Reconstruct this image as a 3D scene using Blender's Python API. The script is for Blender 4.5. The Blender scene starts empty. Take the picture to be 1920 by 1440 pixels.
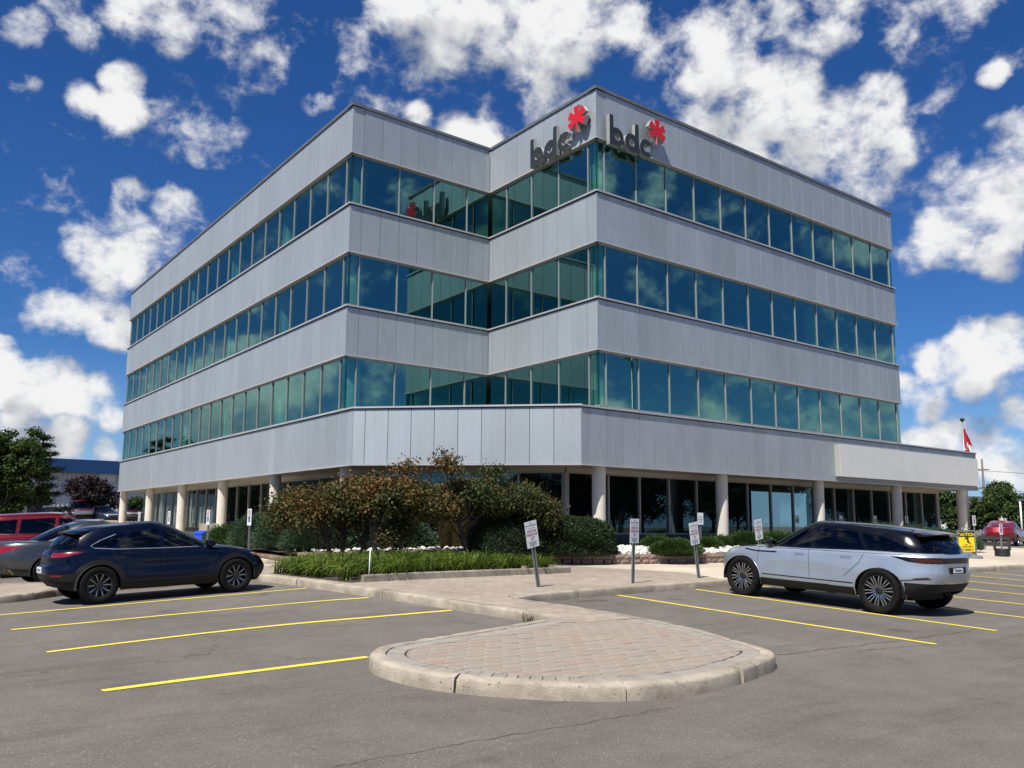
import bpy, bmesh, math, random
import numpy as np
from mathutils import Vector, Matrix
from mathutils.geometry import tessellate_polygon
random.seed(7)
RNG = np.random.default_rng(7)
SC = bpy.context.scene
COL = SC.collection
ZC = 1.75                       # camera height above the world's zero level
# ------------------------------------------------------------------ camera
F_PX, CX, CY = 1575.58, 938.9, 770.74
YAW, PITCH, ROLL = math.radians(36.726), math.radians(7.706), math.radians(0.4546)
fwd = Vector((math.sin(YAW)*math.cos(PITCH), math.cos(YAW)*math.cos(PITCH), math.sin(PITCH)))
rgt = Vector((math.cos(YAW), -math.sin(YAW), 0)); upv = rgt.cross(fwd)
r2 = math.cos(ROLL)*rgt + math.sin(ROLL)*upv
u2 = -math.sin(ROLL)*rgt + math.cos(ROLL)*upv
cam = bpy.data.cameras.new('camera'); camo = bpy.data.objects.new('camera', cam); COL.objects.link(camo)
cam.sensor_width = 36; cam.lens = F_PX/1920*36
cam.shift_x = (960-CX)/1920; cam.shift_y = (CY-720)/1920
cam.clip_start = .1; cam.clip_end = 5000
camo.matrix_world = Matrix(((r2.x, u2.x, -fwd.x, 0), (r2.y, u2.y, -fwd.y, 0), (r2.z, u2.z, -fwd.z, ZC), (0, 0, 0, 1)))
SC.camera = camo
def ray(u, v):
    return r2*((u-CX)/F_PX) + u2*(-(v-CY)/F_PX) + fwd
# ------------------------------------------------------------------ sun, exposure
TO_SUN = Vector((-.61, -.25, 1.0)).normalized()
sun = bpy.data.lights.new('sun', 'SUN'); sun.energy = 5.0; sun.angle = math.radians(.55); sun.color = (1, .955, .88)
suno = bpy.data.objects.new('sun', sun); COL.objects.link(suno)
suno.rotation_euler = TO_SUN.to_track_quat('Z', 'Y').to_euler(); suno.location = (-20, -10, 60)
vs = SC.view_settings; SC.display_settings.display_device = 'sRGB'
vs.view_transform = 'Standard'; vs.look = 'None'; vs.gamma = 1; vs.exposure = 0.40; vs.use_curve_mapping = False
SC.render.engine = 'CYCLES'
cy = SC.cycles
cy.use_denoising = True
try: cy.denoiser = 'OPENIMAGEDENOISE'
except Exception: pass
cy.max_bounces = 8; cy.diffuse_bounces = 3; cy.glossy_bounces = 4; cy.transmission_bounces = 4; cy.transparent_max_bounces = 10
cy.caustics_reflective = False; cy.caustics_refractive = False; cy.sample_clamp_indirect = 6
# ------------------------------------------------------------------ world: sky + broken cumulus
class NT:
    def __init__(s, tree): s.t = tree; s.n = tree.nodes; s.l = tree.links
    def new(s, typ, **kw):
        n = s.n.new(typ)
        for k, v in kw.items(): setattr(n, k, v)
        return n
    def put(s, sock, v):
        if v is None: return
        if isinstance(v, bpy.types.NodeSocket): s.l.new(v, sock)
        else: sock.default_value = v
    def math(s, op, a, b=None, c=None, clamp=False):
        n = s.new('ShaderNodeMath', operation=op); n.use_clamp = clamp
        for i, v in enumerate((a, b, c)): s.put(n.inputs[i], v)
        return n.outputs[0]
    def vmath(s, op, a, b=None, scale=None):
        n = s.new('ShaderNodeVectorMath', operation=op); s.put(n.inputs[0], a); s.put(n.inputs[1], b)
        if scale is not None: s.put(n.inputs['Scale'], scale)
        return n.outputs['Value'] if op in ('DOT_PRODUCT', 'LENGTH', 'DISTANCE') else n.outputs[0]
    def ramp(s, v, a, b, lo=0., hi=1., smooth=True):
        n = s.new('ShaderNodeMapRange'); n.interpolation_type = 'SMOOTHSTEP' if smooth else 'LINEAR'; n.clamp = True
        for i, q in enumerate((v, a, b, lo, hi)): s.put(n.inputs[i], q)
        return n.outputs[0]
    def noise(s, vec, scale, detail=4, rough=.5, dist=0., lac=2., color=False):
        n = s.new('ShaderNodeTexNoise'); s.put(n.inputs['Vector'], vec)
        for k, v in (('Scale', scale), ('Detail', detail), ('Roughness', rough), ('Distortion', dist), ('Lacunarity', lac)): s.put(n.inputs[k], v)
        return n.outputs['Color' if color else 'Fac']
    def mix(s, f, a, b, blend='MIX'):
        n = s.new('ShaderNodeMix', data_type='RGBA'); n.blend_type = blend
        s.put(n.inputs[0], f); s.put(n.inputs[6], a); s.put(n.inputs[7], b)
        return n.outputs[2]
W = bpy.data.worlds.new('World'); SC.world = W; W.use_nodes = True
def build_world():
    k = NT(W.node_tree); k.n.clear()
    out = k.new('ShaderNodeOutputWorld')
    sky = k.new('ShaderNodeTexSky'); sky.sky_type = 'NISHITA'; sky.sun_disc = False
    sky.sun_elevation = math.asin(TO_SUN.z); sky.sun_rotation = math.atan2(TO_SUN.x, TO_SUN.y)
    sky.altitude = 150; sky.air_density = 1.0; sky.dust_density = 0; sky.ozone_density = 3.0
    # clouds: (pixel u, v, radius px) read off the photograph, turned into sky directions
    blobs = [(260, 10, 72), (350, 35, 84), (450, 20, 84), (505, 120, 66), (430, 80, 60), (235, 150, 46), (160, 195, 46), (230, 215, 50), (30, 55, 55), (595, 205, 36), (40, 170, 40),
             (250, 370, 42), (320, 400, 62), (170, 455, 62), (250, 450, 80), (340, 470, 80), (230, 515, 62), (330, 540, 62), (110, 590, 62), (190, 590, 70), (230, 620, 50), (20, 662, 38),
             (40, 735, 66), (110, 725, 66), (180, 750, 56), (20, 790, 42), (60, 825, 52), (130, 820, 48), (215, 790, 34), (200, 850, 30),
             (740, -10, 80), (850, 20, 100), (960, 50, 100), (1060, 20, 100), (1180, 20, 95), (1000, 120, 66), (1060, 110, 60), (790, 215, 42), (850, 235, 50), (1030, 195, 62), (900, 270, 34),
             (1250, 160, 90), (1340, 110, 110), (1440, 60, 110), (1540, 40, 90), (1330, 230, 110), (1450, 180, 110), (1500, 280, 110), (1590, 230, 80), (1640, 190, 62), (1610, 320, 90), (1660, 290, 62), (1590, 385, 60),
             (1880, 300, 85), (1820, 350, 85), (1900, 400, 85), (1790, 440, 80), (1870, 470, 75), (1860, 140, 34), (1830, 640, 56), (1890, 640, 62), (1770, 670, 50), (1740, 745, 58), (1690, 720, 42), (1830, 700, 42),
             (1790, 805, 56), (1860, 830, 70), (1730, 830, 56), (1910, 780, 50), (1900, 870, 60)]
    g = bpy.data.node_groups.new('cloud_field', 'ShaderNodeTree')
    g.interface.new_socket('Dir', in_out='INPUT', socket_type='NodeSocketVector')
    g.interface.new_socket('F', in_out='OUTPUT', socket_type='NodeSocketFloat'); g.interface.new_socket('S', in_out='OUTPUT', socket_type='NodeSocketFloat')
    q = NT(g); gi = q.new('NodeGroupInput'); go = q.new('NodeGroupOutput')
    d = q.vmath('NORMALIZE', gi.outputs[0])
    wob = q.noise(d, 9, 3, .6, color=True)
    dw = q.vmath('ADD', d, q.vmath('SCALE', q.vmath('SUBTRACT', wob, (.5, .5, .5)), scale=.045))
    dw = q.vmath('NORMALIZE', dw)
    acc = None
    for u, v, r in blobs:
        c = ray(u, v); dep = c.length; c.normalize(); a = .79*r/F_PX/dep
        dot = q.vmath('DOT_PRODUCT', dw, tuple(c))
        m = q.ramp(dot, math.cos(a*1.5), math.cos(a*.0), 0, 1)
        acc = m if acc is None else q.math('SMOOTH_MAX', acc, m, .25)
    sep = q.new('ShaderNodeSeparateXYZ'); q.put(sep.inputs[0], d)
    cmb = q.new('ShaderNodeCombineXYZ')
    q.put(cmb.inputs[0], sep.outputs[0]); q.put(cmb.inputs[1], sep.outputs[1]); q.put(cmb.inputs[2], q.math('MULTIPLY', sep.outputs[2], 1.25))
    fine = q.noise(cmb.outputs[0], 9.0, 10, .57, .15)
    wisp = q.noise(cmb.outputs[0], 27, 8, .60, .2)
    big = q.noise(cmb.outputs[0], 3.1, 3, .5)
    # the same broken cover goes on all round where the photograph does not reach
    ax = ray(960, 560).normalized()
    away = q.ramp(q.vmath('DOT_PRODUCT', d, tuple(ax)), .80, .62, 0, 1)
    gen = q.math('MULTIPLY', q.ramp(big, .50, .68, 0, 1), away)
    body = q.math('MAXIMUM', acc, gen)
    Fv = q.math('ADD', q.math('MULTIPLY', body, .66), q.math('MULTIPLY', q.math('SUBTRACT', fine, .5), 2.3))
    q.put(go.inputs[1], Fv)
    Fv = q.math('ADD', Fv, q.math('MULTIPLY', q.math('SUBTRACT', wisp, .5), 1.3))
    Fv = q.math('SUBTRACT', Fv, q.math('MULTIPLY', q.ramp(body, 0, .25, 1, 0), .22))
    q.put(go.inputs[0], Fv)
    tc = k.new('ShaderNodeTexCoord').outputs['Generated']
    def field(vec):
        n = k.new('ShaderNodeGroup'); n.node_tree = g; k.put(n.inputs[0], vec); return n.outputs
    f0 = field(tc); f1 = field(k.vmath('ADD', tc, (-.026, -.012, .050)))
    dens = k.ramp(f0[0], .18, .80); thick = k.ramp(f0[1], .40, 1.1)
    dif = k.math('ADD', k.math('MULTIPLY', k.math('SUBTRACT', f0[1], f1[1]), 1.0), k.math('MULTIPLY', k.math('SUBTRACT', f0[0], f1[0]), .22))
    lit = k.math('ADD', dif, .76)
    lit = k.math('SUBTRACT', lit, k.math('MULTIPLY', thick, .16), clamp=True)
    ccol = k.mix(lit, (.20, .25, .34, 1), (1.0, 1.0, 1.0, 1))
    hs = k.new('ShaderNodeHueSaturation'); k.put(hs.inputs['Saturation'], 1.22); k.put(hs.inputs['Value'], .80); k.put(hs.inputs['Color'], sky.outputs[0])
    gm = k.new('ShaderNodeMix', data_type='RGBA'); gm.blend_type = 'MULTIPLY'; gm.inputs[0].default_value = 1
    k.put(gm.inputs[6], hs.outputs[0]); k.put(gm.inputs[7], (.56, .81, 1.18, 1))
    sz = k.new('ShaderNodeSeparateXYZ'); k.put(sz.inputs[0], tc)
    pale = k.mix(k.ramp(sz.outputs[2], -.02, .20, .75, 0), gm.outputs[2], (3.2, 5.4, 8.6, 1))
    b1 = k.new('ShaderNodeBackground'); k.put(b1.inputs[0], pale); b1.inputs[1].default_value = .075
    b2 = k.new('ShaderNodeBackground'); k.put(b2.inputs[0], ccol); b2.inputs[1].default_value = .68
    mx = k.new('ShaderNodeMixShader'); k.put(mx.inputs[0], dens); k.l.new(b1.outputs[0], mx.inputs[1]); k.l.new(b2.outputs[0], mx.inputs[2])
    k.l.new(mx.outputs[0], out.inputs[0])
build_world()
W.cycles.sampling_method = 'MANUAL'; W.cycles.sample_map_resolution = 512
# ------------------------------------------------------------------ helpers
def ground_z(x, y):
    a, b = x, y-7.1; k = 1.2
    h = max(k-abs(a-b), 0)/k
    m = min(a, b)-h*h*k/4
    m = max(m, -6.0)
    z = min(-1.585+.0375*m, -.95)
    t = min(1, max(0, (y-58)/14))
    return z+ZC+.85*t*t*(3-2*t)
def ground_zv(x, y):
    a, b = x, y-7.1; k = 1.2
    h = np.maximum(k-np.abs(a-b), 0)/k
    m = np.maximum(np.minimum(a, b)-h*h*k/4, -6.0)
    t = np.clip((y-58)/14, 0, 1)
    return np.minimum(-1.585+.0375*m, -.95)+ZC+.85*t*t*(3-2*t)
KERB = .15
def plaza_z(x, y): return ground_z(x, y)+KERB
def on_ground(u, v, dz=0):
    """where the ray through a photo pixel meets the ground (raised by dz)"""
    d = ray(u, v); t = 3.0
    while t < 400:
        if ZC+d.z*t < ground_z(d.x*t, d.y*t)+dz: break
        t += .04 if t < 60 else .3
    return Vector((d.x*t, d.y*t, ground_z(d.x*t, d.y*t)+dz))
def on_y(u, v, y): d = ray(u, v); t = y/d.y; return Vector((d.x*t, y, ZC+d.z*t))
def on_x(u, v, x): d = ray(u, v); t = x/d.x; return Vector((x, d.y*t, ZC+d.z*t))
def at_depth(u, v, dep): d = ray(u, v); return Vector((d.x*dep, d.y*dep, ZC+d.z*dep))

class MB:
    """collects simple shapes into one mesh"""
    def __init__(s): s.v = []; s.f = []; s.m = []; s.mi = 0
    def add(s, vs, fs):
        o = len(s.v); s.v += [tuple(p) for p in vs]; s.f += [tuple(i+o for i in f) for f in fs]; s.m += [s.mi]*len(fs); return s
    def box(s, x0, x1, y0, y1, z0, z1):
        return s.add([(x0, y0, z0), (x1, y0, z0), (x1, y1, z0), (x0, y1, z0), (x0, y0, z1), (x1, y0, z1), (x1, y1, z1), (x0, y1, z1)],
                     [(3, 2, 1, 0), (4, 5, 6, 7), (0, 1, 5, 4), (1, 2, 6, 5), (2, 3, 7, 6), (3, 0, 4, 7)])
    def bar(s, a, b, w, h, up=(0, 0, 1)):
        a = Vector(a); b = Vector(b); t = (b-a).normalized(); up = Vector(up)
        if abs(t.dot(up)) > .98: up = Vector((1, 0, 0))
        sd = t.cross(up).normalized()*w/2; u = sd.cross(t).normalized()*h/2
        return s.add([a-sd-u, a+sd-u, a+sd+u, a-sd+u, b-sd-u, b+sd-u, b+sd+u, b-sd+u],
                     [(0, 1, 2, 3), (7, 6, 5, 4), (1, 0, 4, 5), (2, 1, 5, 6), (3, 2, 6, 7), (0, 3, 7, 4)])
    def tube(s, pts, rad, n=8, cap=True):
        pts = [Vector(p) for p in pts]; rad = rad if hasattr(rad, '__len__') else [rad]*len(pts)
        o = len(s.v); prev = None
        for i, p in enumerate(pts):
            t = (pts[min(i+1, len(pts)-1)]-pts[max(i-1, 0)]).normalized()
            if prev is None:
                ref = Vector((0, 0, 1)) if abs(t.z) < .9 else Vector((1, 0, 0)); prev = t.cross(ref).normalized()
            prev = (prev-t*prev.dot(t)).normalized(); b = t.cross(prev)
            for j in range(n):
                a = 2*math.pi*j/n; s.v.append(tuple(p+(prev*math.cos(a)+b*math.sin(a))*rad[i]))
        fs = []
        for i in range(len(pts)-1):
            for j in range(n):
                k = (j+1) % n; fs.append((o+i*n+j, o+i*n+k, o+(i+1)*n+k, o+(i+1)*n+j))
        if cap:
            fs.append(tuple(o+j for j in reversed(range(n)))); fs.append(tuple(o+(len(pts)-1)*n+j for j in range(n)))
        s.f += fs; s.m += [s.mi]*len(fs); return s
    def lathe(s, prof, n=24, c=(0, 0, 0), axis='z'):
        o = len(s.v)
        for r, h in prof:
            for j in range(n):
                a = 2*math.pi*j/n; x, y = r*math.cos(a), r*math.sin(a)
                s.v.append((c[0]+x, c[1]+y, c[2]+h) if axis == 'z' else (c[0]+x, c[1]+h, c[2]+y))
        fs = []
        for i in range(len(prof)-1):
            for j in range(n):
                k = (j+1) % n; q = (o+i*n+j, o+i*n+k, o+(i+1)*n+k, o+(i+1)*n+j)
                fs.append(q if axis == 'z' else q[::-1])
        s.f += fs; s.m += [s.mi]*len(fs); return s
    def prism(s, poly, z0, z1):
        n = len(poly)
        return s.add([(x, y, z0) for x, y in poly]+[(x, y, z1) for x, y in poly],
                     [tuple(reversed(range(n))), tuple(range(n, 2*n))]+[(i, (i+1) % n, n+(i+1) % n, n+i) for i in range(n)])
    def mesh(s, name):
        me = bpy.data.meshes.new(name); me.from_pydata(s.v, [], s.f)
        if any(s.m): me.polygons.foreach_set('material_index', s.m)
        me.update(); return me
    def build(s, name, mat, parent=None, smooth=False, loc=None):
        return link(name, s.mesh(name), mat, parent, smooth, loc)
def link(name, me, mat, parent=None, smooth=False, loc=None):
    o = bpy.data.objects.new(name, me); COL.objects.link(o)
    if mat is not None and not me.materials:
        for m in (mat if isinstance(mat, (list, tuple)) else [mat]): me.materials.append(m)
    if smooth is True: me.shade_smooth()
    elif smooth: 
        me.shade_smooth()
        try: me.set_sharp_from_angle(angle=math.radians(smooth))
        except Exception: pass
    if parent is not None: o.parent = parent
    if loc is not None: o.location = loc
    return o
def np_mesh(name, V, Fq, mat=None, attr=None, smooth=False):
    """fast mesh from numpy arrays; Fq is (n,3) or (n,4); attr: dict of per-face floats"""
    me = bpy.data.meshes.new(name); V = np.ascontiguousarray(V, dtype=np.float32); Fq = np.ascontiguousarray(Fq, dtype=np.int32)
    n, k = Fq.shape
    me.vertices.add(len(V)); me.vertices.foreach_set('co', V.ravel())
    me.loops.add(n*k); me.loops.foreach_set('vertex_index', Fq.ravel())
    me.polygons.add(n); me.polygons.foreach_set('loop_start', np.arange(0, n*k, k, dtype=np.int32))
    try: me.polygons.foreach_set('loop_total', np.full(n, k, dtype=np.int32))
    except Exception: pass
    me.update(calc_edges=True); me.validate()
    if attr:
        for a, val in attr.items():
            at = me.attributes.new(a, 'FLOAT', 'FACE'); at.data.foreach_set('value', np.ascontiguousarray(val, dtype=np.float32))
    if mat is not None: me.materials.append(mat)
    if smooth: me.shade_smooth()
    return me
def tag(o, label=None, cat=None, group=None, kind=None):
    if label: o['label'] = label
    if cat: o['category'] = cat
    if group: o['group'] = group
    if kind: o['kind'] = kind
    return o
def empty(name, loc=(0, 0, 0), rot=(0, 0, 0), parent=None):
    o = bpy.data.objects.new(name, None); COL.objects.link(o); o.location = loc; o.rotation_euler = rot
    o.empty_display_size = .2
    if parent is not None: o.parent = parent
    return o
def copy_tree(o, parent=None):
    c = o.copy(); COL.objects.link(c); c.parent = parent
    for ch in list(o.children): copy_tree(ch, c)
    return c
def drape(name, outline, dz, step, mat, bounds, hi=None):
    """a sheet with this outline laid dz above the sloping ground"""
    bm = bmesh.new(); vv = [bm.verts.new((x, y, 0)) for x, y in outline]
    for tri in tessellate_polygon([[Vector((x, y, 0)) for x, y in outline]]):
        try: bm.faces.new([vv[i] for i in tri])
        except ValueError: pass
    x0, x1, y0, y1 = bounds
    for ax, lo, hi_ in ((0, x0, x1), (1, y0, y1)):
        c = lo
        while c <= hi_:
            no = (1, 0, 0) if ax == 0 else (0, 1, 0); co = (c, 0, 0) if ax == 0 else (0, c, 0)
            bmesh.ops.bisect_plane(bm, geom=bm.verts[:]+bm.edges[:]+bm.faces[:], plane_co=co, plane_no=no)
            c += step
    for v in bm.verts: v.co.z = (hi or ground_z)(v.co.x, v.co.y)+dz
    bmesh.ops.recalc_face_normals(bm, faces=bm.faces)
    me = bpy.data.meshes.new(name); bm.to_mesh(me); bm.free()
    for p in me.polygons:
        if p.normal.z < 0: me.flip_normals(); break
    return link(name, me, mat)
# ------------------------------------------------------------------ materials
def mat_new(name):
    m = bpy.data.materials.new(name); m.use_nodes = True; k = NT(m.node_tree)
    return m, k, k.n['Principled BSDF']
def mat_flat(name, col, rough=.6, metal=0., var=.0, scale=6., bump=0., coat=0., spec=None, bscale=None):
    m, k, p = mat_new(name); c = (*col, 1)
    p.inputs['Roughness'].default_value = rough; p.inputs['Metallic'].default_value = metal
    if coat: p.inputs['Coat Weight'].default_value = coat; p.inputs['Coat Roughness'].default_value = .03
    if spec is not None: p.inputs['Specular IOR Level'].default_value = spec
    if var or bump:
        tc = k.new('ShaderNodeTexCoord').outputs['Object']
        n = k.noise(tc, scale, 6, .6)
        if var:
            f = k.ramp(n, .25, .75, 1-var, 1+var, False)
            k.put(p.inputs['Base Color'], k.mix(1, c, k_grey(k, f), 'MULTIPLY'))
        if bump:
            b = k.new('ShaderNodeBump'); b.inputs['Strength'].default_value = bump; b.inputs['Distance'].default_value = .02
            k.put(b.inputs['Height'], k.noise(tc, bscale or scale*8, 5, .6)); k.l.new(b.outputs[0], p.inputs['Normal'])
    if not var: p.inputs['Base Color'].default_value = c
    return m
def k_grey(k, f):
    n = k.new('ShaderNodeCombineColor')
    for i in range(3): k.put(n.inputs[i], f)
    return n.outputs[0]
def set_ramp(cr, stops):
    el = cr.color_ramp.elements
    while len(el) > 1: el.remove(el[-1])
    el[0].position = stops[0][0]; el[0].color = (*stops[0][1], 1)
    for p_, c_ in stops[1:]: e = el.new(p_); e.color = (*c_, 1)
def mat_leaf(name, cols, trans=.25, rough=.6, spec=.3):
    """foliage; each leaf takes its own tint from the face attribute"""
    m, k, p = mat_new(name)
    at = k.new('ShaderNodeAttribute'); at.attribute_name = 'tint'
    cr = k.new('ShaderNodeValToRGB'); k.put(cr.inputs[0], at.outputs['Fac'])
    set_ramp(cr, [(i/(len(cols)-1), c) for i, c in enumerate(cols)])
    k.put(p.inputs['Base Color'], cr.outputs[0]); p.inputs['Roughness'].default_value = rough; p.inputs['Specular IOR Level'].default_value = spec
    tr = k.new('ShaderNodeBsdfTranslucent'); k.put(tr.inputs[0], cr.outputs[0])
    mx = k.new('ShaderNodeMixShader'); mx.inputs[0].default_value = trans
    k.l.new(p.outputs[0], mx.inputs[1]); k.l.new(tr.outputs[0], mx.inputs[2]); k.l.new(mx.outputs[0], k.n['Material Output'].inputs[0])
    return m
M = {}
def make_materials():
    # asphalt: worn, patchy, with aggregate, tyre smears and fine cracks
    m, k, p = mat_new('asphalt'); tc = k.new('ShaderNodeTexCoord').outputs['Object']
    big = k.noise(tc, .22, 5, .6, .4); mid = k.noise(tc, 1.7, 6, .65, .3); fine = k.noise(tc, 95, 3, .7)
    mp = k.new('ShaderNodeMapping'); k.put(mp.inputs[0], tc); mp.inputs['Scale'].default_value = (.35, 2.4, 1); mp.inputs['Rotation'].default_value = (0, 0, .05)
    sm = k.noise(mp.outputs[0], 1.3, 5, .65, .6)
    v = k.ramp(big, .3, .7, .112, .150, False)
    v = k.math('MULTIPLY', v, k.ramp(mid, .3, .7, .86, 1.12, False))
    v = k.math('MULTIPLY', v, k.ramp(sm, .50, .72, 1.0, .80))
    v = k.math('MULTIPLY', v, k.ramp(fine, .30, .70, .52, 1.48, False))
    sp = k.new('ShaderNodeTexVoronoi'); k.put(sp.inputs['Vector'], tc); sp.inputs['Scale'].default_value = 55
    wn = k.new('ShaderNodeTexWhiteNoise'); k.put(wn.inputs[0], sp.outputs['Position'])
    fleck = k.math('MULTIPLY', k.math('LESS_THAN', sp.outputs['Distance'], .30), k.math('GREATER_THAN', wn.outputs[0], .90))
    v = k.math('ADD', v, k.math('MULTIPLY', fleck, .17))
    ck = k.new('ShaderNodeTexVoronoi'); ck.feature = 'DISTANCE_TO_EDGE'; ck.inputs['Scale'].default_value = .17
    k.put(ck.inputs['Vector'], k.vmath('ADD', tc, k.vmath('SCALE', k.noise(tc, 1.1, 6, .65, color=True), scale=1.5)))
    crack = k.math('MULTIPLY', k.ramp(ck.outputs['Distance'], 0, .0022, 1, 0), k.ramp(k.noise(tc, .12, 2), .47, .53, 0, 1))
    v = k.math('MULTIPLY', v, k.math('SUBTRACT', 1, k.math('MULTIPLY', crack, .78)))
    oil = k.ramp(k.noise(tc, .9, 3, .5, .2), .66, .74, 1, .72)
    v = k.math('MULTIPLY', v, oil)
    k.put(p.inputs['Base Color'], k.mix(1, k_grey(k, v), (1.12, 1.0, .86, 1), 'MULTIPLY'))
    p.inputs['Roughness'].default_value = .82; p.inputs['Specular IOR Level'].default_value = .35
    b = k.new('ShaderNodeBump'); b.inputs['Strength'].default_value = .55; b.inputs['Distance'].default_value = .012
    k.put(b.inputs['Height'], k.math('ADD', fine, k.math('MULTIPLY', mid, .6))); k.l.new(b.outputs[0], p.inputs['Normal'])
    M['asphalt'] = m
    # yellow road paint, slightly worn
    m, k, p = mat_new('line_paint'); tc = k.new('ShaderNodeTexCoord').outputs['Object']
    w = k.ramp(k.math('ADD', k.noise(tc, 40, 5, .7), k.math('MULTIPLY', k.noise(tc, 3, 4), .5)), .52, .66, 0, 1)
    k.put(p.inputs['Base Color'], k.mix(w, (.17, .15, .09, 1), (.85, .66, .06, 1))); p.inputs['Roughness'].default_value = .6
    M['paint'] = m
    # concrete family
    def conc(name, a, b_, sc=3., stain=.35, bump=.5):
        m, k, p = mat_new(name); tc = k.new('ShaderNodeTexCoord').outputs['Object']
        n = k.noise(tc, sc, 7, .65, .3); n2 = k.noise(tc, sc*.3, 4, .6); f = k.noise(tc, 70, 4, .7)
        c = k.mix(k.ramp(n, .3, .7, 0, 1), (*a, 1), (*b_, 1))
        c = k.mix(1, c, k_grey(k, k.math('MULTIPLY', k.ramp(n2, .35, .7, 1.08, 1-stain, False), k.ramp(f, .3, .7, .84, 1.14, False))), 'MULTIPLY')
        pit = k.ramp(k.noise(tc, 26, 3, .6), .30, .36, .55, 1)
        c = k.mix(1, c, k_grey(k, pit), 'MULTIPLY')
        k.put(p.inputs['Base Color'], c); p.inputs['Roughness'].default_value = .85; p.inputs['Specular IOR Level'].default_value = .3
        bb = k.new('ShaderNodeBump'); bb.inputs['Strength'].default_value = bump; bb.inputs['Distance'].default_value = .012
        k.put(bb.inputs['Height'], k.math('ADD', k.math('MULTIPLY', f, .5), k.math('ADD', n, pit))); k.l.new(bb.outputs[0], p.inputs['Normal'])
        M[name] = m
    conc('kerb_concrete', (.335, .285, .22), (.47, .41, .325), 4, .42, .9)
    conc('bed_kerb', (.27, .24, .19), (.38, .34, .27), 4, .3)
    conc('walk_concrete', (.47, .40, .31), (.56, .49, .385), .8, .15, .2)
    conc('column_concrete', (.60, .555, .475), (.67, .625, .54), 1.2, .14, .15)
    conc('stone_white', (.55, .52, .46), (.76, .73, .67), 9, .2)
    conc('dark_base', (.045, .045, .048), (.07, .07, .072), 3, .2, .2)
    # interlocking pavers seen further off
    m, k, p = mat_new('paver_sheet'); tc = k.new('ShaderNodeTexCoord').outputs['Object']
    br = k.new('ShaderNodeTexBrick'); k.put(br.inputs['Vector'], tc); br.inputs['Scale'].default_value = 1
    br.inputs['Brick Width'].default_value = .24; br.inputs['Row Height'].default_value = .16; br.inputs['Mortar Size'].default_value = .006; br.inputs['Mortar Smooth'].default_value = .3
    br.inputs['Color1'].default_value = (.30, .25, .20, 1); br.inputs['Color2'].default_value = (.37, .31, .25, 1); br.inputs['Mortar'].default_value = (.20, .16, .12, 1); br.inputs['Bias'].default_value = .0
    c = k.mix(1, br.outputs['Color'], k_grey(k, k.math('MULTIPLY', k.ramp(k.noise(tc, .8, 5, .6), .3, .7, .86, 1.12, False), k.ramp(k.noise(tc, 80, 3, .7), .3, .7, .82, 1.16, False))), 'MULTIPLY')
    k.put(p.inputs['Base Color'], c); p.inputs['Roughness'].default_value = .85; p.inputs['Specular IOR Level'].default_value = .25
    M['paver_sheet'] = m
    # single pavers, each its own tone
    m, k, p = mat_new('paver'); oi = k.new('ShaderNodeObjectInfo'); tc = k.new('ShaderNodeTexCoord').outputs['Object']
    cr = k.new('ShaderNodeValToRGB'); k.put(cr.inputs[0], oi.outputs['Random'])
    set_ramp(cr, ((0, (.285, .245, .200)), (.35, (.315, .265, .212)), (.6, (.295, .240, .192)), (.85, (.295, .265, .228)), (1, (.315, .228, .185))))
    v = k.math('MULTIPLY', k.ramp(k.noise(tc, 90, 3, .75), .3, .7, .72, 1.26, False), k.ramp(k.noise(tc, 9, 4, .6), .3, .7, .9, 1.1, False))
    k.put(p.inputs['Base Color'], k.mix(1, cr.outputs[0], k_grey(k, v), 'MULTIPLY')); p.inputs['Roughness'].default_value = .88; p.inputs['Specular IOR Level'].default_value = .25
    b = k.new('ShaderNodeBump'); b.inputs['Strength'].default_value = .5; b.inputs['Distance'].default_value = .006; k.put(b.inputs['Height'], k.noise(tc, 90, 3, .75)); k.l.new(b.outputs[0], p.inputs['Normal'])
    M['paver'] = m
    m2 = m.copy(); m2.name = 'border_paver'
    for n in m2.node_tree.nodes:
        if n.type == 'VALTORGB':
            set_ramp(n, ((0, (.27, .245, .21)), (.5, (.30, .27, .23)), (1, (.325, .295, .255))))
    M['border_paver'] = m2
    # split-face wall block
    m, k, p = mat_new('wall_block'); oi = k.new('ShaderNodeObjectInfo'); tc = k.new('ShaderNodeTexCoord').outputs['Object']
    c = k.mix(k.noise(tc, 7, 4, .7), (.16, .105, .08, 1), (.31, .225, .175, 1))
    c = k.mix(1, c, k_grey(k, k.ramp(oi.outputs['Random'], 0, 1, .8, 1.2, False)), 'MULTIPLY')
    k.put(p.inputs['Base Color'], c); p.inputs['Roughness'].default_value = .9
    b = k.new('ShaderNodeBump'); b.inputs['Strength'].default_value = .9; b.inputs['Distance'].default_value = .03; k.put(b.inputs['Height'], k.noise(tc, 14, 5, .7)); k.l.new(b.outputs[0], p.inputs['Normal'])
    M['wall_block'] = m
    # aluminium cladding panel: weathered satin metal, every panel slightly its own
    def clad(name, col, rough, metal):
        m, k, p = mat_new(name); oi = k.new('ShaderNodeObjectInfo'); tc = k.new('ShaderNodeTexCoord').outputs['Object']
        mp = k.new('ShaderNodeMapping'); k.put(mp.inputs[0], tc); mp.inputs['Scale'].default_value = (1, 1, .35)
        loc = k.vmath('ADD', mp.outputs[0], k.vmath('SCALE', oi.outputs['Location'], scale=1.0))
        n = k.noise(loc, 2.2, 6, .62, .4); st = k.noise(loc, .45, 4, .6, .5)
        v = k.math('MULTIPLY', k.ramp(n, .3, .72, 1.07, .90, False), k.ramp(oi.outputs['Random'], 0, 1, .955, 1.045, False))
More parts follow.
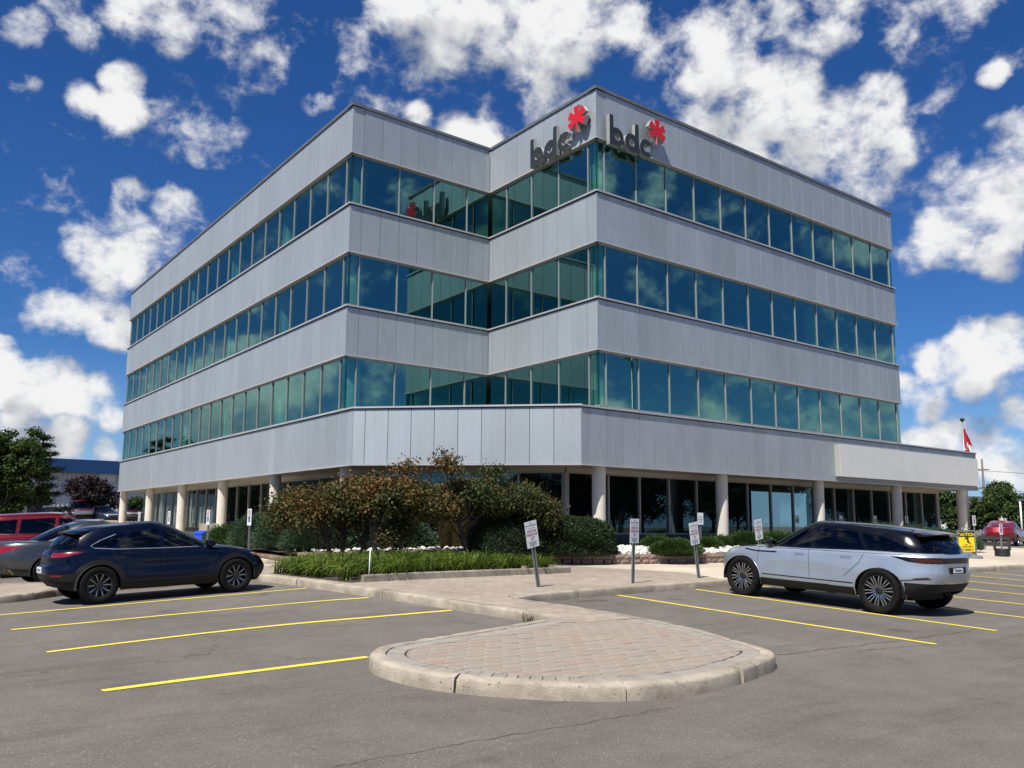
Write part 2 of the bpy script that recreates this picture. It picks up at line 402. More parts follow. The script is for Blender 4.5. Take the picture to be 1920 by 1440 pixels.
        v = k.math('MULTIPLY', v, k.ramp(st, .35, .7, 1.05, .93, False))
        m3 = k.new('ShaderNodeMapping'); k.put(m3.inputs[0], k.vmath('ADD', tc, oi.outputs['Location'])); m3.inputs['Scale'].default_value = (7, 7, .22)
        v = k.math('MULTIPLY', v, k.ramp(k.noise(m3.outputs[0], 2.0, 5, .65, .2), .42, .72, 1.02, .94, False))
        k.put(p.inputs['Base Color'], k.mix(1, (*col, 1), k_grey(k, v), 'MULTIPLY'))
        p.inputs['Metallic'].default_value = metal; k.put(p.inputs['Roughness'], k.ramp(n, .3, .7, rough-.05, rough+.07, False))
        p.inputs['Specular IOR Level'].default_value = .4
        M[name] = m
    clad('cladding', (.405, .442, .462), .55, .45)
    clad('trim_metal', (.52, .52, .51), .45, .35)
    M['joint'] = mat_flat('joint_backing', (.10, .105, .11), .8)  # dark backing that shows in the gaps between cladding panels
    M['coping'] = mat_flat('coping', (.19, .20, .205), .45, .4, .1, 2)
    M['mullion'] = mat_flat('mullion', (.36, .37, .36), .4, .3, .06, 3)
    M['frame'] = mat_flat('frame', (.30, .285, .255), .5, .15, .08, 2)
    M['soffit'] = mat_flat('soffit', (.40, .375, .33), .8, 0, .08, 1)
    M['gasket'] = mat_flat('gasket', (.01, .012, .012), .5)
    # reflective green-blue tinted glass
    def glass(name, refl, tr, rough=0.0):
        m, k, p = mat_new(name); k.n.remove(p)
        g = k.new('ShaderNodeBsdfGlossy'); g.inputs['Roughness'].default_value = rough
        lw = k.new('ShaderNodeLayerWeight'); lw.inputs[0].default_value = .35
        k.put(g.inputs[0], k.mix(k.math('POWER', lw.outputs['Facing'], 3.0), (*refl, 1), (.42, .56, .54, 1)))
        t = k.new('ShaderNodeBsdfTransparent'); t.inputs[0].default_value = (*tr, 1)
        a = k.new('ShaderNodeAddShader'); k.l.new(g.outputs[0], a.inputs[0]); k.l.new(t.outputs[0], a.inputs[1]); k.l.new(a.outputs[0], k.n['Material Output'].inputs[0])
        tc = k.new('ShaderNodeTexCoord').outputs['Object']
        b = k.new('ShaderNodeBump'); b.inputs['Strength'].default_value = .012; b.inputs['Distance'].default_value = .05
        k.put(b.inputs['Height'], k.noise(tc, .9, 2, .5)); k.l.new(b.outputs[0], g.inputs['Normal'])
        M[name] = m
    glass('glass', (.125, .27, .245), (.20, .36, .30))
    glass('glass_ground', (.055, .085, .09), (.30, .38, .37))
    M['interior'] = mat_flat('interior', (.10, .10, .10), .9)
    M['interior_light'] = mat_flat('interior_light', (.62, .62, .58), .9)
    M['ceiling'] = mat_flat('ceiling', (.30, .30, .29), .9)
    M['roof'] = mat_flat('roof', (.3, .3, .3), .9)
    M['white'] = mat_flat('white_panel', (.68, .68, .655), .55, 0, .05, 1.5)
    M['galv'] = mat_flat('galvanised', (.30, .32, .33), .45, .6, .15, 20)
    M['plate'] = mat_flat('sign_plate', (.78, .80, .80), .45)
    M['bark'] = mat_flat('bark', (.055, .045, .038), .9, 0, .35, 14, .8, bscale=30)
    M['bark_grey'] = mat_flat('bark_grey', (.12, .105, .09), .9, 0, .35, 10, .8, bscale=24)
    M['soil'] = mat_flat('soil', (.07, .05, .035), .95, 0, .4, 6, .8)
    M['black'] = mat_flat('black_plastic', (.012, .012, .013), .55)
    M['yellow'] = mat_flat('sign_yellow', (.85, .62, .01), .5)
    M['ink'] = mat_flat('ink', (.012, .012, .012), .6)
    M['ink_red'] = mat_flat('ink_red', (.30, .03, .06), .6)
    M['ink_blue'] = mat_flat('ink_blue', (.01, .04, .20), .6)
    M['ink_green'] = mat_flat('ink_green', (.02, .11, .07), .6)
    M['ink_grey'] = mat_flat('ink_grey', (.16, .20, .21), .6)
    M['red_face'] = mat_flat('red_acrylic', (.62, .012, .02), .35)
    M['letter_face'] = mat_flat('letter_face', (.030, .035, .038), .45, .1)
    M['letter_side'] = mat_flat('letter_side', (.42, .43, .41), .4, .4)
make_materials()
# ------------------------------------------------------------------ the lot
def build_ground():
    def axis(lo, hi, a, b):
        r = list(np.arange(a, b+1e-6, .5))
        s, c = .7, a
        left = []
        while c > lo: c -= s; s *= 1.35; left.append(max(c, lo))
        s, c = .7, b; right = []
        while c < hi: c += s; s *= 1.35; right.append(min(c, hi))
        return np.array(left[::-1]+r+right)
    xs = axis(-2500, 3000, -6, 26); ys = axis(-2500, 3000, -4, 30)
    X, Y = np.meshgrid(xs, ys, indexing='ij'); Z = ground_zv(X, Y)
    n, m = X.shape; idx = np.arange(n*m).reshape(n, m)
    Fq = np.stack([idx[:-1, :-1], idx[1:, :-1], idx[1:, 1:], idx[:-1, 1:]], -1).reshape(-1, 4)
    me = np_mesh('parking_lot', np.stack([X, Y, Z], -1).reshape(-1, 3), Fq, M['asphalt'], smooth=True)
    o = link('parking_lot', me, None); tag(o, 'worn grey asphalt parking lot', None, None, 'structure')
build_ground()
# ------------------------------------------------------------------ the office building
AX, AY, NX, BY, RX, LY = 12.669, 25.949, 18.736, 19.804, 37.945, 57.807
ZL = [z+ZC for z in (14.949, 13.071, 11.231, 9.414, 7.531, 5.719, 3.86, 1.90)]
MOD = 1.545
BLD = empty('office_building', (AX, AY, ground_z(AX, AY)+KERB))
tag(BLD, 'four storey corner office block of grey metal bands and green tinted ribbon windows', 'building')
OFF = Vector(BLD.location)
def wpart(mb_or_me, name, mat, parent=BLD, smooth=False, loc=(0, 0, 0)):
    """link a mesh given in world coordinates under the building"""
    me = mb_or_me.mesh(name) if isinstance(mb_or_me, MB) else mb_or_me
    o = link(name, me, mat, parent, smooth)
    o.location = Vector(loc)-(OFF if parent is BLD else OFF)
    return o
def sub(name, me, mat, parent, loc, rotz=0):
    """a piece under a part that itself sits at the building's origin; loc in world coordinates"""
    o = link(name, me, mat, parent); o.location = Vector(loc); o.rotation_euler = (0, 0, rotz); return o
WALLS = {   # start, direction along the wall, outward normal, length, joints of mullions from the start
    'A_L': (Vector((AX, AY, 0)), Vector((0, 1, 0)), Vector((-1, 0, 0)), LY-AY, [.50+MOD*i*1.004 for i in range(21)]),
    'A_N': (Vector((AX, AY, 0)), Vector((1, 0, 0)), Vector((0, -1, 0)), NX-AX, [.47, 2.0, 3.52, 5.03]),
    'B_N': (Vector((NX, BY, 0)), Vector((0, 1, 0)), Vector((-1, 0, 0)), AY-BY, [.50, 2.04, 3.58, 5.12]),
    'B_R': (Vector((NX, BY, 0)), Vector((1, 0, 0)), Vector((0, -1, 0)), RX-NX, [.43+MOD*i*.997 for i in range(13)]),
}
PANEL = {}
def panel_mesh(w, h):
    key = (round(w, 3), round(h, 3))
    if key not in PANEL:
        b = .006; d = .022
        mb = MB(); mb.add([(0, 0, 0), (w, 0, 0), (w, 0, h), (0, 0, h), (b, -d, b), (w-b, -d, b), (w-b, -d, h-b), (b, -d, h-b)],
                          [(4, 5, 6, 7), (0, 1, 5, 4), (1, 2, 6, 5), (2, 3, 7, 6), (3, 0, 4, 7)])
        me = mb.mesh('panel'); me.materials.append(M['cladding']); PANEL[key] = me
    return PANEL[key]
def frame_of(t, n):
    """rotation about z that maps local +x to t and local -y to the outward normal, or its mirror"""
    return math.atan2(t.y, t.x)
def clad_band(start, t, n, L, z0, z1, joints, cap=True, cope=False):
    """backing + trims as one part, panels as its pieces"""
    flip = t.cross(n).z > 0        # local -y must be outward: t x n must point down
    s, d, js = start, t, joints
    if flip: s = start+t*L; d = -t; js = sorted(L-j for j in joints)
    rot = math.atan2(d.y, d.x)
    mb = MB()
    def lb(x0, x1, y0, y1, za, zb):
        p = [s+d*x0-n*y0, s+d*x1-n*y0, s+d*x1-n*y1, s+d*x0-n*y1]
        mb.add([(q.x, q.y, za) for q in p]+[(q.x, q.y, zb) for q in p], [(3, 2, 1, 0), (4, 5, 6, 7), (0, 1, 5, 4), (1, 2, 6, 5), (2, 3, 7, 6), (3, 0, 4, 7)])
    mb.mi = 0; lb(.03, L-.03, .024, .20, z0+.02, z1-.02)
    if cope:
        mb.mi = 2; lb(-.06, L+.06, -.045, .34, z1-.095, z1+.01)
    else:
        mb.mi = 1; lb(-.03, L+.03, -.055, .17, z1-.055, z1)
        mb.mi = 3; lb(-.01, L+.01, -.012, .15, z1-.085, z1-.0551)
    mb.mi = 1; lb(-.02, L+.02, -.04, .18, z0, z0+.05)
    band = wpart(mb, 'cladding_band', [M['joint'], M['trim_metal'], M['coping'], M['gasket']])
    zt = z1-(.10 if cope else .087); zb = z0+.052
    edges = [0]+[j for j in js if .1 < j < L-.1]+[L]
    for a, b in zip(edges, edges[1:]):
        if b-a < .12: continue
        sub('panel', panel_mesh(b-a-.008, zt-zb), None, band, s+d*(a+.004)-n*.024+Vector((0, 0, zb)), rot)
    return band
def glaze(start, t, n, L, z0, z1, mull, gm='glass', rec=.10, mw=.037, name='window_band', frame='mullion', ends=(0, 0), mdepth=.07):
    """frame rails as one part; panes and mullions as its pieces"""
    flip = t.cross(n).z > 0
    s, d, js = start, t, list(mull)
    if flip: s = start+t*L; d = -t; js = sorted(L-j for j in mull)
    rot = math.atan2(d.y, d.x)
    mb = MB()
    def lb(x0, x1, y0, y1, za, zb):
        p = [s+d*x0-n*y0, s+d*x1-n*y0, s+d*x1-n*y1, s+d*x0-n*y1]
        mb.add([(q.x, q.y, za) for q in p]+[(q.x, q.y, zb) for q in p], [(3, 2, 1, 0), (4, 5, 6, 7), (0, 1, 5, 4), (1, 2, 6, 5), (2, 3, 7, 6), (3, 0, 4, 7)])
    lb(0, L, rec-.03, rec+.05, z0, z0+.045); lb(0, L, rec-.03, rec+.05, z1-.045, z1)
    part = wpart(mb, name, M[frame])
    edges = [0]+[j for j in js if .05 < j < L-.05]+[L]
    for a, b in zip(edges, edges[1:]):
        w = b-a; q = MB().add([(.002, 0, 0), (w-.002, 0, 0), (w-.002, 0, z1-z0-.09), (.002, 0, z1-z0-.09)], [(0, 1, 2, 3)])
        o = sub('pane', q.mesh('pane'), M[gm], part, s+d*a-n*rec+Vector((0, 0, z0+.045)), rot)
        o.rotation_euler = (random.uniform(-.0015, .0015), 0, rot+random.uniform(-.0012, .0012))
    key = (round(z1-z0, 3), mw, frame, mdepth)
    if key not in PANEL:
        me = MB().box(-mw/2, mw/2, -mdepth/2, mdepth/2, .0455, z1-z0-.0455).mesh('mullion'); me.materials.append(M[frame]); PANEL[key] = me
    for j in js:
        if .05 < j < L-.05: sub('mullion', PANEL[key], None, part, s+d*j-n*(rec-.01)+Vector((0, 0, z0)), rot)
    return part
def half_joints(ms, L, first=None):
    js = []
    for a, b in zip(ms, ms[1:]): js += [a, (a+b)/2]
    js.append(ms[-1])
    if L-ms[-1] > 1.0: js.append(ms[-1]+MOD/2)
    return js
for wn, (st, t, n, L, ms) in WALLS.items():
    pj = half_joints(ms, L)
    for i, (zt, zb) in enumerate(((0, 1), (2, 3), (4, 5))):
        clad_band(st, t, n, L, ZL[zb], ZL[zt], pj, cope=(i == 0))
    for zt, zb in ((1, 2), (3, 4), (5, 6)):
        glaze(st, t, n, L, ZL[zb]+.003, ZL[zt]-.003, ms)
# black silicone joints where glass meets glass on the outer corners
for cx_, cy_ in ((AX+.10, AY+.10), (NX+.10, BY+.10)):
    for zt, zb in ((1, 2), (3, 4), (5, 6)):
        wpart(MB().box(cx_-.012, cx_+.012, cy_-.012, cy_+.012, ZL[zb]+.05, ZL[zt]-.05), 'corner_joint', M['gasket'])
# lower fascia: runs past the corners and cuts straight across the notch
CH = .745
A1 = Vector((AX, AY-CH, 0)); B1 = Vector((NX-CH, BY, 0)); CANX = 45.07
clad_band(A1, Vector((0, 1, 0)), Vector((-1, 0, 0)), LY-AY+CH, ZL[7], ZL[6], [j+CH for j in half_joints(WALLS['A_L'][4], LY-AY)]+[CH-.30])
chd = (B1-A1).normalized(); chn = Vector((chd.y, -chd.x, 0)); chn = chn if chn.x < 0 else -chn; chL = (B1-A1).length
clad_band(A1, chd, chn, chL, ZL[7], ZL[6], [.42+.785*i for i in range(10)])
clad_band(B1, Vector((1, 0, 0)), Vector((0, -1, 0)), CANX-B1.x, ZL[7], ZL[6]-.02, [CH-.41+.77*i for i in range(34)])
# roof decks, floors, core, hidden back walls
fp = [(AX+.21, LY), (AX+.21, AY+.21), (NX+.21, AY+.21), (NX+.21, BY+.21), (RX, BY+.21), (RX, LY)]
wpart(MB().prism(fp, ZL[0]-.30, ZL[0]-.22), 'roof', M['roof'])
for zb, zt in ((2, 3), (4, 5), (6, 7)):
    mb = MB(); mb.prism(fp, ZL[zt]+.03, ZL[zb]-.10); wpart(mb, 'floor_slab', M['ceiling'])
wpart(MB().prism(fp, ZL[1]+.05, ZL[1]+.12), 'ceiling', M['ceiling'])
mb = MB(); mb.prism([(AX+5.5, LY-4), (AX+5.5, AY+4.5), (NX+5, AY+1.5), (NX+5, BY+5.5), (RX-4, BY+5.5), (RX-4, LY-4)], ZL[7]-2.8, ZL[0]-.31); wpart(mb, 'core', M['interior'])
mb = MB(); mb.box(RX-.02, RX+.2, BY+.25, LY, ZL[6], ZL[0]-.05); mb.box(AX+.2, RX, LY-.02, LY+.2, ZL[7], ZL[0]-.05); wpart(mb, 'back_wall', M['cladding'])
mb = MB(); mb.prism([(A1.x+.2, A1.y+.1), (B1.x+.1, B1.y+.2), (NX+.2, BY+.2), (NX+.2, AY+.2), (AX+.2, AY+.2)], ZL[7]+.5, ZL[6]-.06); wpart(mb, 'terrace_roof', M['roof'])
wpart(MB().box(RX+.01, CANX-.2, BY+.21, BY+9, ZL[7]+.5, ZL[6]-.2), 'canopy_roof', M['roof'])
wpart(MB().box(CANX-.18, CANX-.01, BY+.21, BY+9, ZL[7], ZL[6]-.04), 'canopy_end', M['cladding'])
# soffit and ground-floor glazing set back behind the columns
SB = 1.5
def inset(p, q, d):  # line p->q moved inwards
    return p+d, q+d
g0 = Vector((AX+SB, LY, 0)); cdir = -chn*SB
P1 = A1+cdir; P2 = B1+cdir
def meet(p, d1, q, d2):
    den = d1.x*d2.y-d1.y*d2.x; s_ = ((q.x-p.x)*d2.y-(q.y-p.y)*d2.x)/den; return p+d1*s_
GA = meet(P1, chd, g0, Vector((0, 1, 0))); GB = meet(P1, chd, Vector((NX, BY+SB, 0)), Vector((1, 0, 0)))
GE = Vector((43.9, BY+SB, 0))
mb = MB(); mb.prism([(AX+.2, LY+.1), (A1.x+.2, A1.y+.08), (B1.x+.08, B1.y+.2), (CANX-.2, BY+.2), (CANX-.2, BY+9), (RX, BY+9), (RX, LY)], ZL[7]+.035, ZL[7]+.06); wpart(mb, 'soffit', M['soffit'])
FLOOR = ground_z(20, 24)+KERB+.004; SILL = ZC-.30; HEAD = ZL[7]-.12
mbh = MB()
for a, b in ((GA, Vector((AX+SB, LY-.3, 0))), (GA, GB), (GB, GE), (GE, Vector((43.9, BY+9, 0)))):
    d = (b-a).normalized(); nn = Vector((d.y, -d.x, 0))
    mid = (a+b)/2
    if (mid+nn-Vector((26, 40, 0))).length < (mid-Vector((26, 40, 0))).length: nn = -nn
    L = (b-a).length
    mbh.bar(a+Vector((0, 0, (HEAD+ZL[7])/2+.016)), b+Vector((0, 0, (HEAD+ZL[7])/2+.016)), .16, ZL[7]+.032-HEAD)
    if (a-GE).length < .01: wpart(MB().bar(a+Vector((0, 0, (FLOOR+HEAD)/2)), b+Vector((0, 0, (FLOOR+HEAD)/2)), .3, HEAD-FLOOR), 'end_wall', M['frame']); continue
    if (a-GA).length < .01 and abs(d.x) < .01: ms = [.35+MOD*i for i in range(int((L-.35)/MOD)+1)]
    elif (a-GA).length < .01: ms = [.15+L/4*i*.97 for i in range(1, 4)]
    else: ms = [20.56-GB.x+MOD*i for i in range(int((L-20.56+GB.x)/MOD)+1)]
    glaze(a, d, nn, L, SILL, HEAD, ms, 'glass_ground', .0, .07, 'storefront', 'frame', mdepth=.12)
    wpart(MB().bar(a+d*.0+Vector((0, 0, (FLOOR+SILL)/2)), b+Vector((0, 0, (FLOOR+SILL)/2)), .18, SILL-FLOOR-.004), 'base_wall', M['dark_base'])
wpart(mbh, 'head_beam', M['soffit'])
for g_ in (GA, GB): wpart(MB().box(g_.x-.09, g_.x+.09, g_.y-.09, g_.y+.09, FLOOR, HEAD), 'corner_post', M['frame'])
# folded metal corners of the bands
for cxy, lv in (((AX, AY), (0, 2, 4)), ((NX, BY), (0, 2, 4)), ((A1.x, A1.y), (6,)), ((B1.x, B1.y), (6,))):
    for a_ in lv: wpart(MB().box(cxy[0]-.001, cxy[0]+.03, cxy[1]-.001, cxy[1]+.03, ZL[a_+1]+.05, ZL[a_]-(.10 if a_ == 0 else .087)), 'corner_trim', M['cladding'])
wpart(MB().prism([(AX+SB+.1, LY-.2), (GA.x+.12, GA.y+.05), (GB.x+.05, GB.y+.12), (43.7, BY+SB+.1), (43.7, BY+9), (RX-1, BY+9), (RX-1, LY-.2)], FLOOR+.02, FLOOR+.06), 'ground_floor', M['interior'])
# concrete columns
COLUMN_R = .225
colme = MB().lathe([(COLUMN_R, -.3), (COLUMN_R, 3.2)], 40).mesh('column'); colme.materials.append(M['column_concrete']); colme.shade_smooth()
for cxy in [(AX+.41, AY+.45+6.31*i) for i in range(6)]+[(NX+.38+6.245*i, BY+.41) for i in range(5)]:
    o = link('column', colme, None, BLD); zb = ground_z(*cxy)+KERB
    o.location = Vector((cxy[0], cxy[1], zb))-OFF; o.scale = (1, 1, (ZL[7]+.034-zb)/3.2)
    o['label'] = 'round pale concrete column'
# pale round columns inside the glazed corners
icol = MB().lathe([(.27, 0), (.27, ZL[1]-ZL[6]+.0)], 32).mesh('inner_column'); icol.materials.append(M['interior_light']); icol.shade_smooth()
for cxy in ((AX+.62, AY+.60), (NX+.62, BY+.60), (AX+.62, AY+6.9), (AX+.62, AY+13.2), (AX+.62, AY+19.5), (NX+6.9, BY+.62), (NX+13.1, BY+.62)):
    o = link('inner_column', icol, None, BLD); o.location = Vector((cxy[0], cxy[1], ZL[6]))-OFF
# low grey stair wall by the side entrance
mb = MB(); mb.add([(AX+.5, 40.2, FLOOR-.3), (AX+1.3, 40.2, FLOOR-.3), (AX+1.3, 42.5, FLOOR-.3), (AX+.5, 42.5, FLOOR-.3), (AX+.5, 40.9, FLOOR+.75), (AX+1.3, 40.9, FLOOR+.75), (AX+1.3, 42.5, FLOOR+.75), (AX+.5, 42.5, FLOOR+.75)],
                  [(3, 2, 1, 0), (4, 5, 6, 7), (0, 1, 5, 4), (1, 2, 6, 5), (2, 3, 7, 6), (3, 0, 4, 7)])
wpart(mb, 'stair_wall', M['bed_kerb'])
# paper notices taped inside the entrance glass
for u in (1495, 1577, 1641, 1700):
    p = on_y(u, 974, BY+SB-.03); nt = wpart(MB().box(-.13, .13, -.004, .004, -.17, .17), 'notice', M['plate'], loc=p)
    o = link('notice_mark', MB().box(-.08, .08, -.0065, -.0045, -.10, .02).mesh('notice_mark'), M['ink_grey'], nt)
# blank white sign box on the canopy
s0 = on_y(1577, 893, BY-.26); s1 = on_y(1836, 913, BY-.26)
sg = empty('blank_sign_box', (s0.x, BY-.13, s0.z)); tag(sg, 'long blank off-white sign box mounted on the canopy fascia', 'sign')
MB().box(0, s1.x-s0.x, -.13, -.12, 0, 1.36).build('face_panel', M['white'], sg)
MB().box(.01, s1.x-s0.x-.01, -.1195, .13, .01, 1.35).build('box_frame', M['trim_metal'], sg)
# ------------------------------------------------------------------ raised letter signs
def extrude(poly, depth, holes=()):
    """poly in (x,z); front at y=-depth, back at 0; two materials: face, side"""
    bm = bmesh.new()
    es = []
    for lp in (poly,)+tuple(holes):
        vs_ = [bm.verts.new((x, -depth, z)) for x, z in lp]
        es += [bm.edges.new((vs_[i], vs_[(i+1) % len(vs_)])) for i in range(len(vs_))]
    bmesh.ops.triangle_fill(bm, use_beauty=True, use_dissolve=False, edges=es, normal=(0, -1, 0))
    fr = bm.faces[:]
    for f in fr: f.material_index = 0
    bmesh.ops.recalc_face_normals(bm, faces=fr)
    if fr and fr[0].normal.y > 0: bmesh.ops.reverse_faces(bm, faces=fr)
    bd = [e for e in bm.edges if e.is_boundary]
    ex = bmesh.ops.extrude_edge_only(bm, edges=bd)
    for g in ex['geom']:
        if isinstance(g, bmesh.types.BMVert): g.co.y = 0
        if isinstance(g, bmesh.types.BMFace): g.material_index = 1
    bmesh.ops.recalc_face_normals(bm, faces=bm.faces)
    me = bpy.data.meshes.new('letter'); bm.to_mesh(me); bm.free(); return me
def arc(cx_, cz, r, a0, a1, n=26): return [(cx_+r*math.cos(math.radians(a0+(a1-a0)*i/n)), cz+r*math.sin(math.radians(a0+(a1-a0)*i/n))) for i in range(n+1)]
def letter_shapes():
    R, r, h = .50, .20, 1.62; sw = .27
    # b: stem on the left joined to a bowl
    def bowl(cx_): return arc(cx_, R, R, 0, 360, 36)[:-1], arc(cx_, R, r, 0, 360, 30)[:-1]
    b_out = [(0, 0), (sw, 0)]+[p for p in arc(R+.03, R, R, -118, 118, 30)]+[(sw, h), (0, h)]
    b = extrude(b_out, .30, (arc(R+.05, R, r, 0, 360, 26)[:-1],))
    d = extrude([(2*R+.03-x, z) for x, z in b_out][::-1], .30, ([(2*R+.03-x, z) for x, z in arc(R+.05, R, r, 0, 360, 26)[:-1]],))
    c = extrude(arc(R, R, R, 42, 318, 34)+arc(R, R, r, 318, 42, 26), .30)
    pts = []
    for k in range(5):
        a = 90+60*(k if k < 2 else k+1)
        for da, rr in ((-30, .20), (-17, .60), (17, .60)):
            pts.append((a+da, rr))
    a_ = sorted(((ang % 360), rr) for ang, rr in pts)
    def pol(ang, rr): return (rr*math.cos(math.radians(ang)), rr*math.sin(math.radians(ang)))
    poly = []
    for ang0 in (90, 150, 210, 330, 30):
        poly += [pol(ang0-29, .25), (pol(ang0-18, .62)), (pol(ang0+18, .62))]
        if ang0 == 210: poly += [pol(240, .25), pol(258, .24), (-.045, -.66), (.045, -.66), pol(282, .24), pol(300, .25)]
    star = extrude(poly, .34)
    return b, d, c, star
LB, LD, LC, LS = letter_shapes()
def wall_sign(base, ux, nrm, scale, starpos, label, width):
    """base: world point at the foot of the first letter on the wall; ux: reading direction"""
    o = empty('letter_sign', base); rot = math.atan2(ux.y, ux.x); o.rotation_euler = (0, 0, rot)
    tag(o, label, 'sign')
    xs = (0, 1.13, 2.24)
    for nm, me, x in (('letter_b', LB, 0), ('letter_d', LD, xs[1]), ('letter_c', LC, xs[2])):
        q = link(nm, me, [M['letter_face'], M['letter_side']], o); q.location = (x*width*scale, -.10, 0); q.scale = (width*scale, .50, scale)
        st = MB()
        for dx in (.25, .7): st.box(dx, dx+.03, -.12, .06, .3, .33)
        st.build('standoff', M['letter_side'], q).location = (0, .10, 0)
    q = link('asterisk', LS, [M['red_face'], M['letter_side']], o); q.location = (starpos[0], -.11, starpos[1]); q.scale = (scale*width*1.12, .50, scale*1.12)
    return o
p0 = on_y(1148, 266.5, BY-.4); p1 = on_y(1228, 286, BY-.4); pt = on_y(1150, 211, BY-.4); ps = on_y(1240, 243, BY-.5)
scl = (pt.z-p0.z)/1.62
wall_sign((p0.x, BY-.03, p0.z), Vector((1, 0, 0)), Vector((0, -1, 0)), scl, (ps.x-p0.x, ps.z-p0.z), 'dark raised letters with red asterisk beside the corner on the long facade with the canopy', (p1.x-p0.x)/3.2/scl)
p0 = on_x(989.5, 314, NX-.4); p1 = on_x(1064, 278, NX-.4); pt = on_x(989.5, 268, NX-.4); ps = on_x(1073, 218, NX-.5)
wall_sign((NX-.03, p0.y, p0.z), Vector((0, -1, 0)), Vector((-1, 0, 0)), scl, (p0.y-ps.y, ps.z-p0.z), 'dark raised letters with red asterisk on the short facade inside the notch', (p0.y-p1.y)/3.2/scl)
# ------------------------------------------------------------------ kerbs, islands, plaza
def catmull(pts, per=6, closed=False):
    out = []; n = len(pts)
    for i in range(n-1):
        p0, p1, p2, p3 = [Vector((*pts[max(0, min(n-1, i+k))], 0)) for k in (-1, 0, 1, 2)]
        for j in range(per):
            t = j/per
            q = .5*((2*p1)+(p2-p0)*t+(2*p0-5*p1+4*p2-p3)*t*t+(3*p1-p0-3*p2+p3)*t**3); out.append((q.x, q.y))
    out.append(tuple(pts[-1])); return out
ISL2 = catmull([(7.2, 20.5), (4.6, 20.45), (3.4, 20.8), (2.2, 21.5), (1.0, 21.4), (.25, 20.6), (.1, 19.6), (.35, 18.6), (1.2, 17.95), (2.4, 18.2), (3.3, 18.85), (4.4, 19.0), (7.0, 19.02)], 4)
LEFT = [(7.29, 18.95), (7.34, 17.0), (7.41, 14.6), (7.70, 13.1), (8.0, 11.4), (8.28, 9.95)]
FRONT = catmull([(8.1, 9.62), (6.4, 9.15), (5.05, 8.80), (4.60, 8.50), (4.38, 8.05), (4.40, 7.45), (4.62, 6.90), (4.98, 6.46), (5.45, 6.05), (6.0, 5.79), (6.55, 5.69), (7.1, 5.72), (7.8, 5.86), (8.42, 6.05), (8.78, 6.3), (8.96, 6.72), (9.15, 7.3), (9.38, 8.1), (9.46, 9.4), (9.34, 10.7), (9.17, 11.6)], 4)
RIGHT = [(9.32, 11.92), (10.03, 12.18), (13, 12.5), (16.1, 12.72), (20, 12.75), (26.3, 12.7), (34, 12.8), (48, 12.9)]
PATH = [(7.29, 60), (7.29, 40), (7.29, 30), (7.29, 24), (7.29, 20.7)]+ISL2+LEFT+FRONT+RIGHT
def resample(p, step):
    out = [Vector((*p[0], 0))]
    for a, b in zip(p, p[1:]):
        a = Vector((*a, 0)); b = Vector((*b, 0)); n = max(1, int(math.ceil((b-a).length/step)))
        out += [a+(b-a)*(i/n) for i in range(1, n+1)]
    return out
def left_normals(P):
    N = []
    for i in range(len(P)):
        t = (P[min(i+1, len(P)-1)]-P[max(i-1, 0)]).normalized(); N.append(Vector((-t.y, t.x, 0)))
    return N
KP = resample(PATH, .16); KN = left_normals(KP)
KERBS = empty('kerb', (7.29, 19, ground_z(7.29, 19))); tag(KERBS, 'pale worn concrete kerb edging the plaza and its finger islands', None, None, 'structure')
PROF = [(-.008, -.06), (-.006, .04), (0, .118), (.008, .136), (.026, .149), (.10, .152), (.165, .150), (.166, .06)]
def kerb_piece(i0, i1):
    V = []; n = len(PROF); wob = random.uniform(-.006, .006); tilt = random.uniform(-.004, .004)
    L = i1-i0
    for i in range(i0, i1+1):
        p = KP[i].copy(); nn = KN[i]
        t = (KP[min(i+1, len(KP)-1)]-KP[max(i-1, 0)]).normalized()
        end = 0
        if i == i0: p += t*.008
        if i == i1: p -= t*.008
        chip = random.random() < .05 or (i in (i0, i1) and random.random() < .5)
        cz = random.uniform(.012, .035) if chip else 0
        for k, (o, h) in enumerate(PROF):
            q = p+nn*(o+wob+(random.uniform(-.0015, .0015) if k < 5 else 0)+(cz*.8 if k in (1, 2, 3) and chip else 0))
            V.append((q.x, q.y, ground_z(q.x, q.y)+h+tilt*(k > 1)+random.uniform(-.001, .001)-(cz if k in (2, 3, 4) and chip else 0)))
    Fq = []
    for i in range(L):
        for k in range(n-1): a = i*n+k; Fq.append((a, a+1, a+n+1, a+n))
    Fq.append(tuple(range(n))); Fq.append(tuple(reversed(range(L*n, L*n+n))))
    me = bpy.data.meshes.new('kerb_segment'); me.from_pydata(V, [], [f[::-1] for f in Fq]); me.update()
    o = link('kerb_segment', me, M['kerb_concrete'], KERBS, 50); o.location = -KERBS.location
i = 0
while i < len(KP)-2:
    step = 11 if random.random() < .7 else 14
    j = min(len(KP)-1, i+step)
    if len(KP)-1-j < 4: j = len(KP)-1
    kerb_piece(i, j); i = j
inner = [KP[i]+KN[i]*.165 for i in range(0, len(KP), 2)]
inner = [(p.x, p.y) for p in inner]
